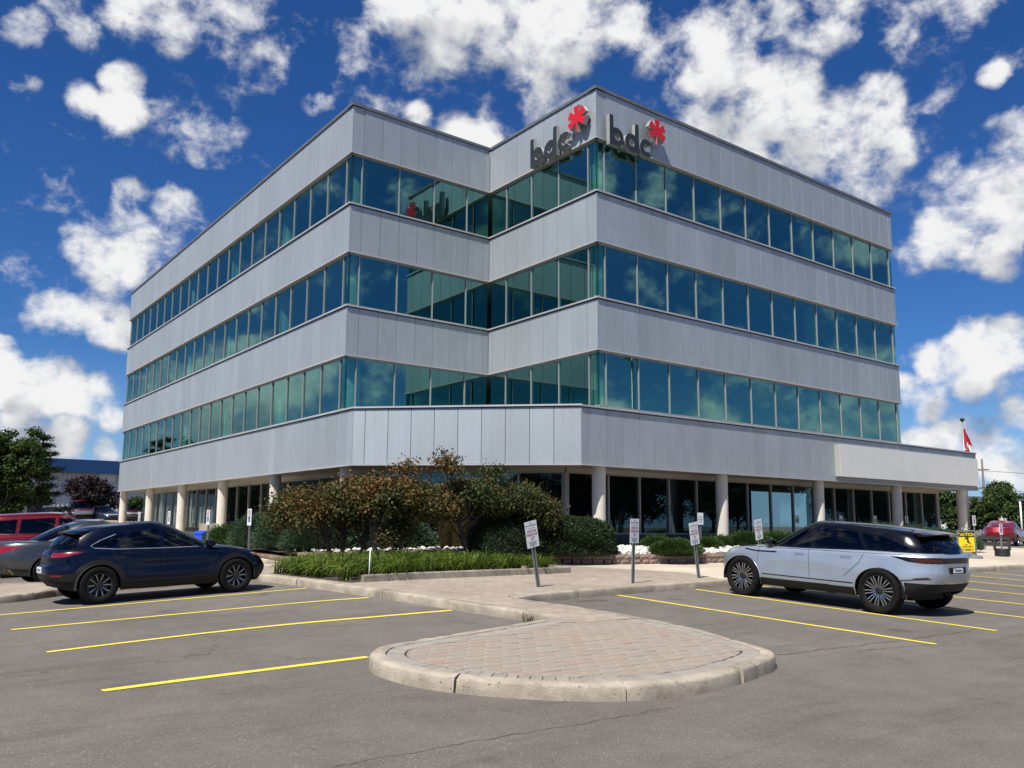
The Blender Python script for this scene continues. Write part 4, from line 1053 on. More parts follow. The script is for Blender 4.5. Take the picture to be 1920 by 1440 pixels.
def clumps(center, rad, n_cl, n_leaf, cl_r, flat=1., low=-.35, seed_dirs=None):
    """leaf centres gathered in clumps near the surface of an uneven crown; returns leaf points, clump points, clump id"""
    d = unit(n_cl*4); d = d[d[:, 2] > low][:n_cl]
    rr = RNG.uniform(.50, 1.0, len(d))**.6
    K = np.asarray(center)+d*np.asarray(rad)*rr[:, None]
    ids = RNG.integers(0, len(K), n_leaf)
    P = K[ids]+RNG.normal(size=(n_leaf, 3))*np.asarray(cl_r)*np.array([1, 1, .75])
    return P, K, ids
def small_tree(base, stems, label, crowns, n_leaf, size, mat, bark, tintf, name='shrub_tree', cl_r=.22, group=None):
    o = empty(name, base); tag(o, label, 'tree', group)
    allK = []; Ps = []; T = []
    for (c, r, k, share) in crowns:
        P, K, ids = clumps(c, r, k, int(n_leaf*share), cl_r); kt = RNG.uniform(0, 1, len(K)); allK.append(K); Ps.append(P); T.append(tintf(P, kt[ids]))
    K = np.concatenate(allK); P = np.concatenate(Ps); T = np.concatenate(T)
    for (sx, sy, lean) in stems:
        mb = MB(); top = Vector((sx+lean[0], sy+lean[1], lean[2]))
        pts = branch(mb, (sx, sy, -.15), top, .075, .045, .06, 6)
        near = sorted(range(len(K)), key=lambda i: (Vector(K[i])-top).length+random.uniform(0, .8))[:22]
        for i in near:
            src = pts[random.choice((3, 4, 5, 6))]; branch(mb, src, K[i], .022, .006, .10, 4)
        mb.build('trunk', bark, o, True)
    leaves_obj('crown', P, size, mat, o, T, .6)
    return o
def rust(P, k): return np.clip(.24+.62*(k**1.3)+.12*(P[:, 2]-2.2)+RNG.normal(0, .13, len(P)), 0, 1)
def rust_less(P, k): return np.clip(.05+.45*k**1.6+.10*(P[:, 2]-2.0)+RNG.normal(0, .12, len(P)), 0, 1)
b1_ = on_ground(640, 1057, .2); b2_ = on_ground(728, 1056, .2); b3_ = on_ground(898, 1052, .2)
def rel(u, v, b, dep_shift=0.):
    """point over the base b seen at pixel u,v (same depth as the base, moved back by dep_shift), relative to b"""
    dep = Vector((b.x, b.y, b.z-ZC)).dot(fwd)+dep_shift; p = at_depth(u, v, dep/ray(u, v).dot(fwd)); return tuple(p-b)
small_tree(b1_, [(-.22, .15, (-.25, 0, 1.0)), (.02, .0, (.1, .1, 1.05)), (.22, -.15, (.35, -.1, .95))], 'multi-stemmed shrub tree with rusty leaves standing before a column of the office block',
           [(rel(600, 968, b1_), (1.05, 1.05, .54), 64, .50), (rel(665, 945, b1_, .3), (.85, .9, .54), 46, .33), (rel(552, 962, b1_), (.42, .6, .46), 24, .17)], 36000, .08, M['leaf_rust'], M['bark'], rust, cl_r=.17)
small_tree(b2_, [(-.15, .1, (-.3, 0, .95)), (.18, -.05, (.3, .1, 1.0))], 'multi-stemmed shrub tree with the reddest leaves and two tall shoots over its crown',
           [(rel(735, 945, b2_, .2), (.95, .95, .58), 58, .48), (rel(795, 950, b2_, .6), (.85, .9, .58), 48, .40), (rel(763, 888, b2_, .3), (.10, .10, .34), 10, .016), (rel(836, 876, b2_, .4), (.24, .18, .26), 13, .022), (rel(740, 1000, b2_), (.5, .5, .3), 14, .06)], 36000, .08, M['leaf_rust'], M['bark_grey'], rust, cl_r=.16)
small_tree(b3_, [(-.2, .1, (-.35, .05, 1.0)), (.05, .0, (.05, .2, 1.1)), (.3, -.05, (.45, 0, 1.0))], 'multi-stemmed shrub tree with greener leaves reaching over the clipped hedge',
           [(rel(885, 945, b3_, .2), (1.0, 1.0, .58), 60, .45), (rel(965, 952, b3_, .5), (.85, .95, .60), 56, .40), (rel(1012, 970, b3_, .5), (.36, .5, .40), 18, .12), (rel(930, 892, b3_, .3), (.22, .2, .2), 8, .016)], 36000, .08, M['leaf_rust'], M['bark'], rust_less, cl_r=.17)
# clipped round hedges
def hedge(c, rx, ry, rz, label, n=40000, size=.045):
    o = empty('clipped_hedge', c); tag(o, label, 'hedge')
    d = unit(n*2); d = d[d[:, 2] > -.25][:n]
    lump = 1+.035*np.sin(d[:, 0]*7+1)*np.sin(d[:, 1]*6)+.03*np.sin(d[:, 2]*9+d[:, 0]*5)+.02*np.sin(d[:, 0]*17+d[:, 1]*13)
    e = 2.6; q = (np.abs(d)**e).sum(1)**(-1/e)
    P = d*q[:, None]*(np.array([rx, ry, rz])*.97)*lump[:, None]*RNG.uniform(.93, 1.03, (len(d), 1)); P[:, 2] = np.maximum(P[:, 2]+rz*.32, .0)
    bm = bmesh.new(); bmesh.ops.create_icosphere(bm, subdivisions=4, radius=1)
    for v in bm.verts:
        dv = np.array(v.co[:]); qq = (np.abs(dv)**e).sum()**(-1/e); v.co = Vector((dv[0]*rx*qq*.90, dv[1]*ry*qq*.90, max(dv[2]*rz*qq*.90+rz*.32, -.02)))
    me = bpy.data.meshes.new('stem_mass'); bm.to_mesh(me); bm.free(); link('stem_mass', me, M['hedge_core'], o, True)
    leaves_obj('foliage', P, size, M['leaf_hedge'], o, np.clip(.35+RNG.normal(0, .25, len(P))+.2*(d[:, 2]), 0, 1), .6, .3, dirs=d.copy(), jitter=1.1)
    return o
p = on_ground(1096, 1046, KERB+.2); hc = Vector((p.x+.30, p.y+1.05, 0)); hc.z = bed_h(hc.x, hc.y); hedge(hc, 1.42, 1.2, .82, 'broad dark clipped dome hedge in the bed beside the white stones')
p = on_ground(965, 1046, KERB+.2); hc = Vector((p.x+.5, p.y+.9, 0)); hc.z = bed_h(hc.x, hc.y); hedge(hc, 1.15, 1.05, .74, 'dark clipped hedge half hidden behind the shrub trees', 18000)
# spreading junipers: feathery sprays
def juniper(c, rx, ry, h, label, mat='leaf_juniper', n=2600, size=.085, group=None):
    o = empty('juniper', c); tag(o, label, 'shrub', group)
    d = unit(n*3); d = d[d[:, 2] > .0][:n]
    K = d*np.array([rx, ry, h])*RNG.uniform(.45, 1.02, (len(d), 1))**.5
    K[:, 2] += .05+.08*h*np.sin(K[:, 0]*5+c[0])*np.sin(K[:, 1]*4)
    dirs = d*np.array([1, 1, .55])+np.array([0, 0, .28]); dirs /= np.linalg.norm(dirs, axis=1, keepdims=True)
    C = []; D = []; T = []
    kt = RNG.uniform(0, 1, len(K))
    for s in range(7):
        f = RNG.uniform(0, .24, len(K))[:, None]; sd = unit(len(K))*.045
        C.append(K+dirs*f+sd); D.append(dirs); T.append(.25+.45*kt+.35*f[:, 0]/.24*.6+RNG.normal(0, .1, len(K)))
    C = np.concatenate(C); C[:, 2] = np.maximum(C[:, 2], .02)
    leaves_obj('foliage', C, size, M[mat], o, np.concatenate(T)-.1, .32, .2, dirs=np.concatenate(D), jitter=.45)
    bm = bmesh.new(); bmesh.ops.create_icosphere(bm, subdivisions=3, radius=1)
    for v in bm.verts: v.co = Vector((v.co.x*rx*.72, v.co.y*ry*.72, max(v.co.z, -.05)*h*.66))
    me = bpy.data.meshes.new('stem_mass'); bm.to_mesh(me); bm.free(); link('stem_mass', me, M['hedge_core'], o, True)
    return o
def bz(x, y, dz=0): return (x, y, bed_h(x, y)+dz)
juniper(bz(11.1, 23.4), 1.35, 1.25, .95, 'bushy blue green juniper over the end of the block wall', n=3400)
juniper(bz(11.0, 25.6), 1.25, 1.35, 1.12, 'tallest blue green juniper before the side facade', n=3600)
juniper(bz(11.1, 28.2), 1.2, 1.4, 1.0, 'blue green juniper in the middle of the row before the side facade', n=3000)
juniper(bz(11.0, 30.8), 1.1, 1.4, .55, 'low yellowish juniper at the far end of the row', 'leaf_juniper_low', n=2600)
juniper(bz(12.6, 22.0), 1.1, 1.1, .8, 'dark juniper behind the shrub trees at the cut corner', n=2400)
def at_bed(u, v): q = on_ground(u, v, KERB+.21); return (q.x, q.y, bed_h(q.x, q.y))
juniper(at_bed(1268, 1042), .82, .5, .24, 'widest low green juniper spreading over the white stones', 'leaf_juniper_low', 2600, .07)
juniper(at_bed(1232, 1030), .46, .36, .20, 'low green juniper on the stones beneath the tall windows', 'leaf_juniper_low', 1200, .065)
juniper(at_bed(1328, 1031), .38, .32, .20, 'small juniper tuft on the stones by the weathered green sign', 'leaf_juniper_low', 1000, .065)
juniper(at_bed(1352, 1027), .3, .3, .2, 'small juniper tuft at the foot of a column', 'leaf_juniper_low', 800, .065)
for i_, (x_, y_, r_) in enumerate(((25.6, 19.3, .95), (27.4, 19.2, 1.0), (29.4, 19.0, .9))):
    juniper(bz(x_, y_), r_, .7, .36, ('low green juniper under the storefront just past a column', 'low green juniper in the middle of the row under the storefront', 'last low green juniper in the storefront row towards the entrance')[i_], 'leaf_juniper_low', 1500, .08, 'junipers under the storefront')
for i_, (x_, y_, r_, h_) in enumerate(((33.2, 18.5, 1.3, 1.0), (35.3, 18.4, 1.3, .95), (37.4, 18.3, 1.2, .8), (39.3, 18.4, 1.1, .7))):
    juniper((x_, y_, plaza_z(x_, y_)), r_, 1.0, h_, ('juniper swelling behind the caution board', 'juniper beside the sign post behind the caution board', 'juniper behind the tyre based sign', 'last low juniper before the corner column')[i_], 'leaf_juniper', 1900, .085)
# daylily leaves edging the island bed
def inside(x, y, poly):
    r = False; n = len(poly)
    for i in range(n):
        (x1, y1), (x2, y2) = poly[i], poly[(i+1) % n]
        if (y1 > y) != (y2 > y) and x < (x2-x1)*(y-y1)/(y2-y1)+x1: r = not r
    return r
def strips(roots, n_each, L, w, spread, mat, name, stiff=.5, tint=(.5, .2)):
    V = []; F = []; T = []; o = 0; S = 4
    for (x, y, z, k) in roots:
        tc_ = random.gauss(*tint)
        for _ in range(int(n_each*k)):
            a = random.uniform(0, 6.283); l = L*random.uniform(.6, 1.2)*k**.3; d = np.array([math.cos(a), math.sin(a)]); out = spread*random.uniform(.25, 1.1)
            bx, by = x+random.gauss(0, .05), y+random.gauss(0, .05); sd = np.array([-d[1], d[0]])*w*.5
            for i in range(S+1):
                t = i/S; rad = out*l*t**1.4; h = l*(t*(1.55-.5*stiff)-(1.3-stiff*1.25)*t*t*(.55+.55*min(out, 1.2))); ww = (1-t*.92)*(.55+.9*t if t < .5 else 1)
                c = (bx+d[0]*rad, by+d[1]*rad, z+max(h, .01*i)); V += [(c[0]+sd[0]*ww, c[1]+sd[1]*ww, c[2]), (c[0]-sd[0]*ww, c[1]-sd[1]*ww, c[2]+.004)]
            for i in range(S): q = o+2*i; F.append((q, q+1, q+3, q+2)); T.append(tc_+random.gauss(0, .12)+.12*i/S)
            o += 2*(S+1)
    return np_mesh(name, np.array(V), np.array(F), M[mat], {'tint': np.clip(np.array(T), 0, 1)}, smooth=True)
roots = []
dl = [(7.50, 18.75), (7.56, 16.9), (7.66, 15.20), (9.5, 15.36), (11.5, 15.5), (13.3, 15.6), (12.6, 16.2), (11.3, 17.2), (9.8, 18.2), (8.7, 19.2)]
while len(roots) < 190:
    x, y = random.uniform(7.5, 13.4), random.uniform(15.3, 19.3)
    if inside(x, y, dl): 
        back = min(1, max(0, (y-15.4)/3.2)); roots.append((x, y, plaza_z(x, y)+.01, random.uniform(.7, 1.25)))
tag(link('daylilies', strips(roots, 46, .60, .034, 1.0, 'blade', 'daylilies', .12, (.42, .18)), None), 'arching bright green daylily leaves filling the island bed', 'daylilies', None, 'stuff')
for i_, (u, v, s) in enumerate(((690, 1048, 1.0), (770, 1046, 1.05), (835, 1044, 1.1), (862, 1046, .95))):
    p = on_ground(u, v, KERB); p = p+Vector((.5, .6, 0)); z = plaza_z(p.x, p.y)
    me = strips([(p.x+random.gauss(0, .12), p.y+random.gauss(0, .12), z, s) for _ in range(9)], 60, 1.35, .012, .34, 'tall_grass', 'ornamental_grass', .9, (.45, .2))
    for vtx in me.vertices: vtx.co -= Vector((p.x, p.y, z))
    o = link('ornamental_grass', me, None, None, False, (p.x, p.y, z)); tag(o, 'tuft of tall brownish grass in the shade behind the shrub trees', 'grass tuft', 'tall grass tufts behind the shrub trees')
p = on_ground(992, 1168); me = strips([(0, 0, 0, .6)], 40, .16, .016, .5, 'blade', 'weed', .7, (.3, .1)); o = link('weed', me, None, None, False, (8.2, 10.2, ground_z(8.2, 10.2))); tag(o, 'small weed growing from a kerb joint', 'weed')
# ------------------------------------------------------------------ cars
def pch(x, pts):
    """monotone cubic through (x, y) points"""
    xs = np.array([p[0] for p in pts], float); ys = np.array([p[1] for p in pts], float)
    h = np.diff(xs); d = np.diff(ys)/h; m = np.zeros(len(xs)); m[0] = d[0]; m[-1] = d[-1]
    for i in range(1, len(xs)-1):
        if d[i-1]*d[i] > 0: w1 = 2*h[i]+h[i-1]; w2 = h[i]+2*h[i-1]; m[i] = (w1+w2)/(w1/d[i-1]+w2/d[i])
    x = np.clip(np.asarray(x, float), xs[0], xs[-1]); i = np.clip(np.searchsorted(xs, x)-1, 0, len(h)-1); t = (x-xs[i])/h[i]
    return ys[i]*(1+2*t)*(1-t)**2+m[i]*h[i]*t*(1-t)**2+ys[i+1]*t*t*(3-2*t)+m[i+1]*h[i]*t*t*(t-1)
def inpoly(x, z, poly):
    r = np.zeros(np.shape(x), bool); n = len(poly)
    for i in range(n):
        x1, z1 = poly[i]; x2, z2 = poly[(i+1) % n]
        if z1 == z2: continue
        c = ((z1 > z) != (z2 > z)) & (x < (x2-x1)*(z-z1)/(z2-z1)+x1); r ^= c
    return r
def car_glass(name, tint):
    m, k, p = mat_new(name); k.n.remove(p)
    fr = k.new('ShaderNodeFresnel'); fr.inputs[0].default_value = 1.5
    g = k.new('ShaderNodeBsdfGlossy'); g.inputs['Roughness'].default_value = .01; g.inputs[0].default_value = (.9, .95, 1, 1)
    t = k.new('ShaderNodeBsdfTransparent'); t.inputs[0].default_value = (*tint, 1)
    mx = k.new('ShaderNodeMixShader'); k.put(mx.inputs[0], k.math('MULTIPLY', fr.outputs[0], .95, clamp=True)); k.l.new(t.outputs[0], mx.inputs[1]); k.l.new(g.outputs[0], mx.inputs[2]); k.l.new(mx.outputs[0], k.n['Material Output'].inputs[0])
    M[name] = m
car_glass('glass_tint', (.05, .05, .055)); car_glass('glass_clear', (.42, .50, .47))
def paint(name, col, metal, rough=.32, coat=1., spec=.5):
    m, k, p = mat_new(name); p.inputs['Base Color'].default_value = (*col, 1); p.inputs['Metallic'].default_value = metal; p.inputs['Roughness'].default_value = rough
    p.inputs['Coat Weight'].default_value = coat; p.inputs['Coat Roughness'].default_value = .025; p.inputs['Specular IOR Level'].default_value = spec
    tc = k.new('ShaderNodeTexCoord').outputs['Object']
    k.put(p.inputs['Base Color'], k.mix(1, (*col, 1), k_grey(k, k.ramp(k.noise(tc, 3, 5, .6), .3, .7, .95, 1.05, False)), 'MULTIPLY'))
    M[name] = m
paint('paint_silver', (.45, .50, .56), .65, .36); paint('paint_navy', (.0014, .0038, .0155), .0, .3, .40, .10); paint('paint_red', (.22, .006, .010), .35); paint('paint_grey', (.055, .060, .066), .6)
paint('paint_black', (.003, .003, .004), 0, .2, .6, .2); paint('paint_white', (.6, .6, .6), .1); paint('paint_maroon', (.07, .01, .012), .3); paint('paint_blue', (.012, .02, .045), .4)
M['rubber'] = mat_flat('rubber', (.008, .008, .008), .8, 0, .2, 30, spec=.15); M['clad_black'] = mat_flat('clad_black', (.013, .0135, .014), .6, 0, .15, 40, spec=.25)
M['rim_dark'] = mat_flat('rim_dark', (.05, .052, .055), .35, .8); M['rim_bright'] = mat_flat('rim_bright', (.60, .60, .60), .22, .95)
M['tail_dark'] = mat_flat('tail_dark', (.055, .004, .006), .12, 0, coat=1); M['tail_red'] = mat_flat('tail_red', (.22, .006, .010), .15, 0, coat=1); M['lamp_clear'] = mat_flat('lamp_clear', (.5, .5, .52), .12, .4, coat=1); M['amber'] = mat_flat('amber', (.35, .10, .02), .2)
M['chrome'] = mat_flat('chrome', (.75, .75, .76), .12, 1.0); M['cabin'] = mat_flat('cabin', (.022, .021, .02), .8); M['seat'] = mat_flat('seat', (.05, .047, .043), .85); M['seam'] = mat_flat('seam', (.008, .008, .009), .8)
def wheel_parts(parent, loc, side, R, W, rimR, style):
    """one wheel: tyre, rim, spokes, hub; outer face towards side*y"""
    w = empty('wheel', loc, (0, 0, 0 if side > 0 else math.pi), parent)
    h = W/2
    prof = [(rimR, -h*.92), (rimR+.025, -h), (R-.055, -h*1.02), (R-.018, -h*.92), (R-.004, -h*.72), (R, -h*.4), (R, h*.4), (R-.004, h*.72), (R-.018, h*.92), (R-.055, h*1.02), (rimR+.025, h), (rimR, h*.92), (rimR-.012, h*.80)]
    MB().lathe(prof, 56, (0, 0, 0), 'y').build('tyre', M['rubber'], w, 40)
    yo = h*.80
    MB().lathe([(rimR-.013, -h*.85), (rimR-.013, yo-.03), (rimR-.003, yo+.004), (rimR-.028, yo+.002), (rimR-.034, yo-.05), (rimR-.05, -h*.4), (.05, -h*.4)], 48, (0, 0, 0), 'y').build('rim', M['rim_dark'] if style != 'plain' else M['rim_bright'], w, 40)
    MB().lathe([(.001, -h*.3), (rimR-.06, -h*.3), (rimR-.06, -h*.3+.02), (.001, -h*.3+.02)], 32, (0, 0, 0), 'y').build('brake_disc', M['rim_dark'], w, 30)
    def spoke(a, r0, r1, w0, w1, y0, y1, tw=0.):
        mb = MB(); ca, sa = math.cos(a), math.sin(a); cb, sb = math.cos(a+tw), math.sin(a+tw); V = []
        for (r, ww, y, c, s) in ((r0, w0, y0, ca, sa), ((r0+r1)/2, (w0+w1)/2, (y0+y1)/2+.008, math.cos(a+tw*.35), math.sin(a+tw*.35)), (r1, w1, y1, cb, sb)):
            for sg, yy in ((-1, 0), (1, 0), (1, -.03), (-1, -.03)):
                V.append((r*c-sg*ww/2*s, y+yy, r*s+sg*ww/2*c))
        return V
    def add(mb, V):
        mb.add(V, [(0, 1, 5, 4), (4, 5, 9, 8), (1, 2, 6, 5), (5, 6, 10, 9), (3, 0, 4, 7), (7, 4, 8, 11), (2, 3, 7, 6), (6, 7, 11, 10)])
    if style == 'fine':
        for i in range(20):
            a = 2*math.pi*i/20; mb = MB(); add(mb, spoke(a, .06, rimR-.022, .010, .019, yo-.022, yo-.004, .045*(1 if i % 2 else -1))); o = mb.build('spoke', M['rim_bright'] , w)
            mb = MB(); add(mb, [(x*1, y-.012, z) for x, y, z in spoke(a, .05, rimR-.02, .018, .028, yo-.024, yo-.008, .045*(1 if i % 2 else -1))]); mb.build('spoke_side', M['rim_dark'], o)
    elif style == 'ten':
        for i in range(10):
            a = 2*math.pi*(i//2)/5+(.24 if i % 2 else -.24)+.3; mb = MB(); add(mb, spoke(a, .05, rimR-.02, .030, .044, yo-.03, yo-.006, .05*(1 if i % 2 else -1))); o = mb.build('spoke', M['rim_dark'], w)
            mb = MB(); add(mb, [(x, y+.0035, z) for x, y, z in spoke(a+(.05 if i % 2 else -.05), .07, rimR-.022, .007, .010, yo-.028, yo-.004, .05*(1 if i % 2 else -1))]); mb.build('spoke_edge', M['rim_bright'], o)
    else:
        for i in range(7):
            a = 2*math.pi*i/7; mb = MB(); add(mb, spoke(a, .04, rimR-.015, .06, .07, yo-.03, yo-.008)); mb.build('spoke', M['rim_bright'], w)
    MB().lathe([(.062, yo-.05), (.062, yo-.012), (.045, yo-.002), (.001, yo)], 24, (0, 0, 0), 'y').build('hub', M['rim_dark'], w, 35)
    return w
def car(S, loc, rot, name, label, group=None, detail=1.):
    root = empty(name, loc, rot); tag(root, label, 'car', group)
    HW = S['W']/2
    n1 = int(560*detail); nv = int(100*detail); ng = int(64*detail); nk = max(6, int(22*detail))
    def ring(xf, xr, nf, nr, th):
        c, s = np.cos(th), np.sin(th); a = (xf-xr)/2; xm = (xf+xr)/2
        n = np.where(c > 0, nf, nr); X = xm+a*np.sign(c)*np.abs(c)**(2/n); Y = np.sign(s)*np.abs(s)**(2/n); return X, Y
    def thetas(nf, nr, L, N):
        t = np.linspace(0, np.pi, 20001); X, Y = ring(L/2, -L/2, nf, nr, t); Y = Y*HW; ds = np.hypot(np.diff(X), np.diff(Y)); s = np.concatenate([[0], np.cumsum(ds)])
        h = np.interp(np.linspace(0, s[-1], N), s, t); return np.concatenate([h, 2*np.pi-h[-2:0:-1]])
    parts = {}
    def grid(n_, m_, wrap):
        idx = np.arange(n_*m_).reshape(n_, m_)
        a = idx if wrap else idx[:, :-1]; b = np.roll(idx, -1, 1) if wrap else idx[:, 1:]
        return np.stack([a[:-1], b[:-1], b[1:], a[1:]], -1).reshape(-1, 4)
    nf, nr = S['nf'], S['nr']; th = thetas(nf, nr, S['xf'][2][1]-S['xr'][2][1], n1); v = np.linspace(0, 1, nv)
    XF, XR, HV = pch(v, S['xf']), pch(v, S['xr']), pch(v, S['hwv'])
    X = np.empty((nv, len(th))); Y = X.copy()
    for i in range(nv): X[i], Y[i] = ring(XF[i], XR[i], nf, nr, th)
    Y = Y*HW*HV[:, None]*pch(X, S['taper'])
    zt, zb = pch(X, S['zt']), pch(X, S['zb']); Z = zb+(zt-zb)*v[:, None]
    if S.get('sculpt'):
        Y *= 1-S['sculpt']*np.exp(-((Z-.62)/.13)**2)*np.exp(-(X/1.05)**4)
    VL = np.stack([X, Y, Z], -1).reshape(-1, 3); FL = grid(nv, len(th), True)
    hf = n1; k = np.linspace(1, -1, 2*nk+1); x1, y1, z1 = X[-1, :hf], Y[-1, :hf], Z[-1, :hf]
    VC = np.stack([np.repeat(x1[None], len(k), 0), k[:, None]*y1[None], z1[None]+pch(x1, S['crown'])[None]*(1-np.abs(k[:, None])**2.4)], -1).reshape(-1, 3); FC = grid(len(k), hf, False)
    gf, gr = S['gnf'], S['gnr']; tg = thetas(gf, gr, S['xgf'][0][1]-S['xgr'][0][1], int(n1*.8)); vg = np.linspace(0, 1, ng)
    GX = np.empty((ng, len(tg))); GY = GX.copy(); a_, b_, c_ = pch(vg, S['xgf']), pch(vg, S['xgr']), pch(vg, S['hwg'])
    for i in range(ng): GX[i], GY[i] = ring(a_[i], b_[i], gf, gr, tg)
    GY = GY*HW*c_[:, None]
    zb0 = pch(GX[0], S['zt'])-.03; zr1 = pch(GX[-1], S['zr']); GZ = zb0[None]*(1-vg[:, None])+zr1[None]*vg[:, None]
    VG = np.stack([GX, GY, GZ], -1).reshape(-1, 3); FG = grid(ng, len(tg), True)
    hg = int(n1*.8); x1, y1, z1 = GX[-1, :hg], GY[-1, :hg], GZ[-1, :hg]
    VR = np.stack([np.repeat(x1[None], len(k), 0), k[:, None]*y1[None], z1[None]+S.get('rc', .05)*(1-np.abs(k[:, None])**2.2)], -1).reshape(-1, 3); FR = grid(len(k), hg, False)
    def emit(V, F, lab, names):
        c = V[F].mean(1)
        for nm, mat in names:
            sel = lab == nm
            if not sel.any(): continue
            f = F[sel]; u, inv = np.unique(f, return_inverse=True); me = np_mesh(nm[1], V[u], inv.reshape(-1, 4), M[mat], smooth=True)
            link(nm[1], me, None, root)
    # classify
    def classify(sec, V, F, default):
        c = V[F].mean(1); x, y, z = c[:, 0], c[:, 1], c[:, 2]
        e1 = V[F[:, 2]]-V[F[:, 0]]; e2 = V[F[:, 3]]-V[F[:, 1]]; nn = np.cross(e1, e2); nn /= np.linalg.norm(nn, axis=1, keepdims=True)+1e-12
        lab = np.full(len(F), default[0], dtype=object); mats = dict([default])
        for rule in S['rules']:
            if rule[0] != sec: continue
            sel = rule[3](x, y, z, np.abs(nn[:, 0]))
            lab[sel] = rule[1]; mats[rule[1]] = rule[2]
        return lab, mats
    R = S['R']; ax_ = (S['wb']/2, -S['wb']/2)
    for sec, V, F, default in (('low', VL, FL, ('body', S['paint'])), ('cap', VC, FC, ('bonnet', S['paint'])), ('gh', VG, FG, ('pillars', S.get('pillar', S['paint']))), ('roof', VR, FR, ('roof', S.get('roof', S['paint'])))):
        if sec == 'low':
            c = V[F].mean(1); keep = np.ones(len(F), bool)
            for a in ax_: keep &= ~(((c[:, 0]-a)**2+(c[:, 2]-R*.98)**2 < S['Ra']**2) & (np.abs(c[:, 1]) > HW-.42))
            F = F[keep]
        lab, mats = classify(sec, V, F, default)
        for sd, suffix in ((0, ''),):
            for nm in sorted(set(lab)):
                sel = lab == nm
                groups = [sel]
                cy_ = V[F].mean(1)[:, 1]
                if any(t in nm for t in ('window', 'door', 'lamp', 'light', 'marker', 'sill')) and nm not in ('rear_window',): groups = [sel & (cy_ > 0), sel & (cy_ <= 0)]
                if nm == 'arch_cladding': cx__ = V[F].mean(1)[:, 0]; groups = [sel & ((cy_ > 0) == a) & ((cx__ > 0) == b) for a in (True, False) for b in (True, False)]
                for g_ in groups:
                    if not g_.any(): continue
                    f = F[g_]; u, inv = np.unique(f, return_inverse=True); me = np_mesh(nm, V[u], inv.reshape(-1, 4), M[mats[nm]], smooth=True); link(nm, me, None, root)
    # surface lookup on the sides
    SV = np.concatenate([VL, VG]); SV = SV[SV[:, 1] > .2]
    def side_y(x, z):
        d = (SV[:, 0]-x)**2+(SV[:, 2]-z)**2; b = np.argpartition(d, 6)[:6]; return SV[b, 1].max()
    def ribbon(nm, pts, w, mat, proud=.003, both=True):
        P = [Vector((p[0], side_y(*p)+proud, p[1])) for p in resample2(pts, .05)]
        for s_ in ((1, -1) if both else (-1,)):
            mb = MB()
            for a, b in zip(P, P[1:]):
                t = (b-a); t = Vector((t.x, 0, t.z)).normalized(); n = Vector((-t.z, 0, t.x))*w/2
                q = [a-n, b-n, b+n, a+n]; mb.add([(p.x, p.y*s_, p.z) for p in q], [(0, 1, 2, 3)])
            mb.build(nm, M[mat], root)
    def resample2(pts, st):
        out = [pts[0]]
        for a, b in zip(pts, pts[1:]):
            n = max(1, int(math.hypot(b[0]-a[0], b[1]-a[1])/st)); out += [(a[0]+(b[0]-a[0])*i/n, a[1]+(b[1]-a[1])*i/n) for i in range(1, n+1)]
        return out
    for (nm, pts, w, mat) in S.get('ribbons', ()): ribbon(nm, pts, w, mat)
    # arch edges, wheel wells, floor
    for a in ax_:
        for s_ in (1, -1):
            mb = MB(); pts = []
            for i in range(25):
                t = math.radians(-14+208*i/24); px_, pz_ = a+S['Ra']*math.cos(t), R*.98+S['Ra']*math.sin(t)
                if pz_ < .2: continue
                pts.append((px_, s_*(side_y(px_, max(pz_, .30))-.004), pz_))
            mb.tube(pts, .010, 6); mb.build('arch_edge', M[S.get('arch', S['paint'])], root, True)
            mb = MB(); V = []
            for i in range(17):
                t = math.radians(-10+200*i/16)
                for yy in (HW-.46, HW-.03): V.append((a+(S['Ra']+.01)*math.cos(t), s_*yy, R*.98+(S['Ra']+.01)*math.sin(t)))
            mb.add(V, [(2*i, 2*i+1, 2*i+3, 2*i+2) for i in range(16)]); mb.build('wheel_well', M['seam'], root)
            wheel_parts(root, (a, s_*(HW-S['TW']/2-.015), R), s_, R, S['TW'], S['rimR'], S['rim'])
    xr_, xf_ = S['xr'][2][1], S['xf'][2][1]
    mb = MB(); mb.box(ax_[1]-.38, ax_[0]+.45, -HW+.44, HW-.44, .24, .62); mb.box(ax_[1]+S['Ra']+.03, ax_[0]-S['Ra']-.03, -HW+.13, -HW+.4395, .26, .55); mb.box(ax_[1]+S['Ra']+.03, ax_[0]-S['Ra']-.03, HW-.4395, HW-.13, .26, .55)
    mb.build('underbody', M['seam'], root)
    zbelt = float(pch(np.array([0.]), S['zt'])[0])
    if detail > .4:
        MB().box(S['xgr'][0][1]+.6, S['xgf'][0][1]-.4, -HW+.3, HW-.3, .625, zbelt-.16).build('cabin_floor', M['cabin'], root)
        for sx, sy in ((.15, .38), (.15, -.38), (-.75, .40), (-.75, -.40), (-.75, 0)):
            mb = MB(); z0 = zbelt-.155
            mb.add([(sx-.05, sy-.22, z0), (sx+.07, sy-.22, z0), (sx+.07, sy+.22, z0), (sx-.05, sy+.22, z0), (sx-.18, sy-.17, z0+.30), (sx-.08, sy-.17, z0+.30), (sx-.08, sy+.17, z0+.30), (sx-.18, sy+.17, z0+.30)], [(3, 2, 1, 0), (4, 5, 6, 7), (0, 1, 5, 4), (1, 2, 6, 5), (2, 3, 7, 6), (3, 0, 4, 7)])
            mb.box(sx-.20, sx-.12, sy-.12, sy+.12, z0+.33, z0+.47); mb.build('seat', M['seat'], root)
        MB().tube([(.62+.05*math.cos(t), .38+.17*math.sin(t), zbelt+.02+.16*math.cos(t)) for t in np.linspace(0, 6.28, 17)], .014, 6).build('steering_wheel', M['cabin'], root)
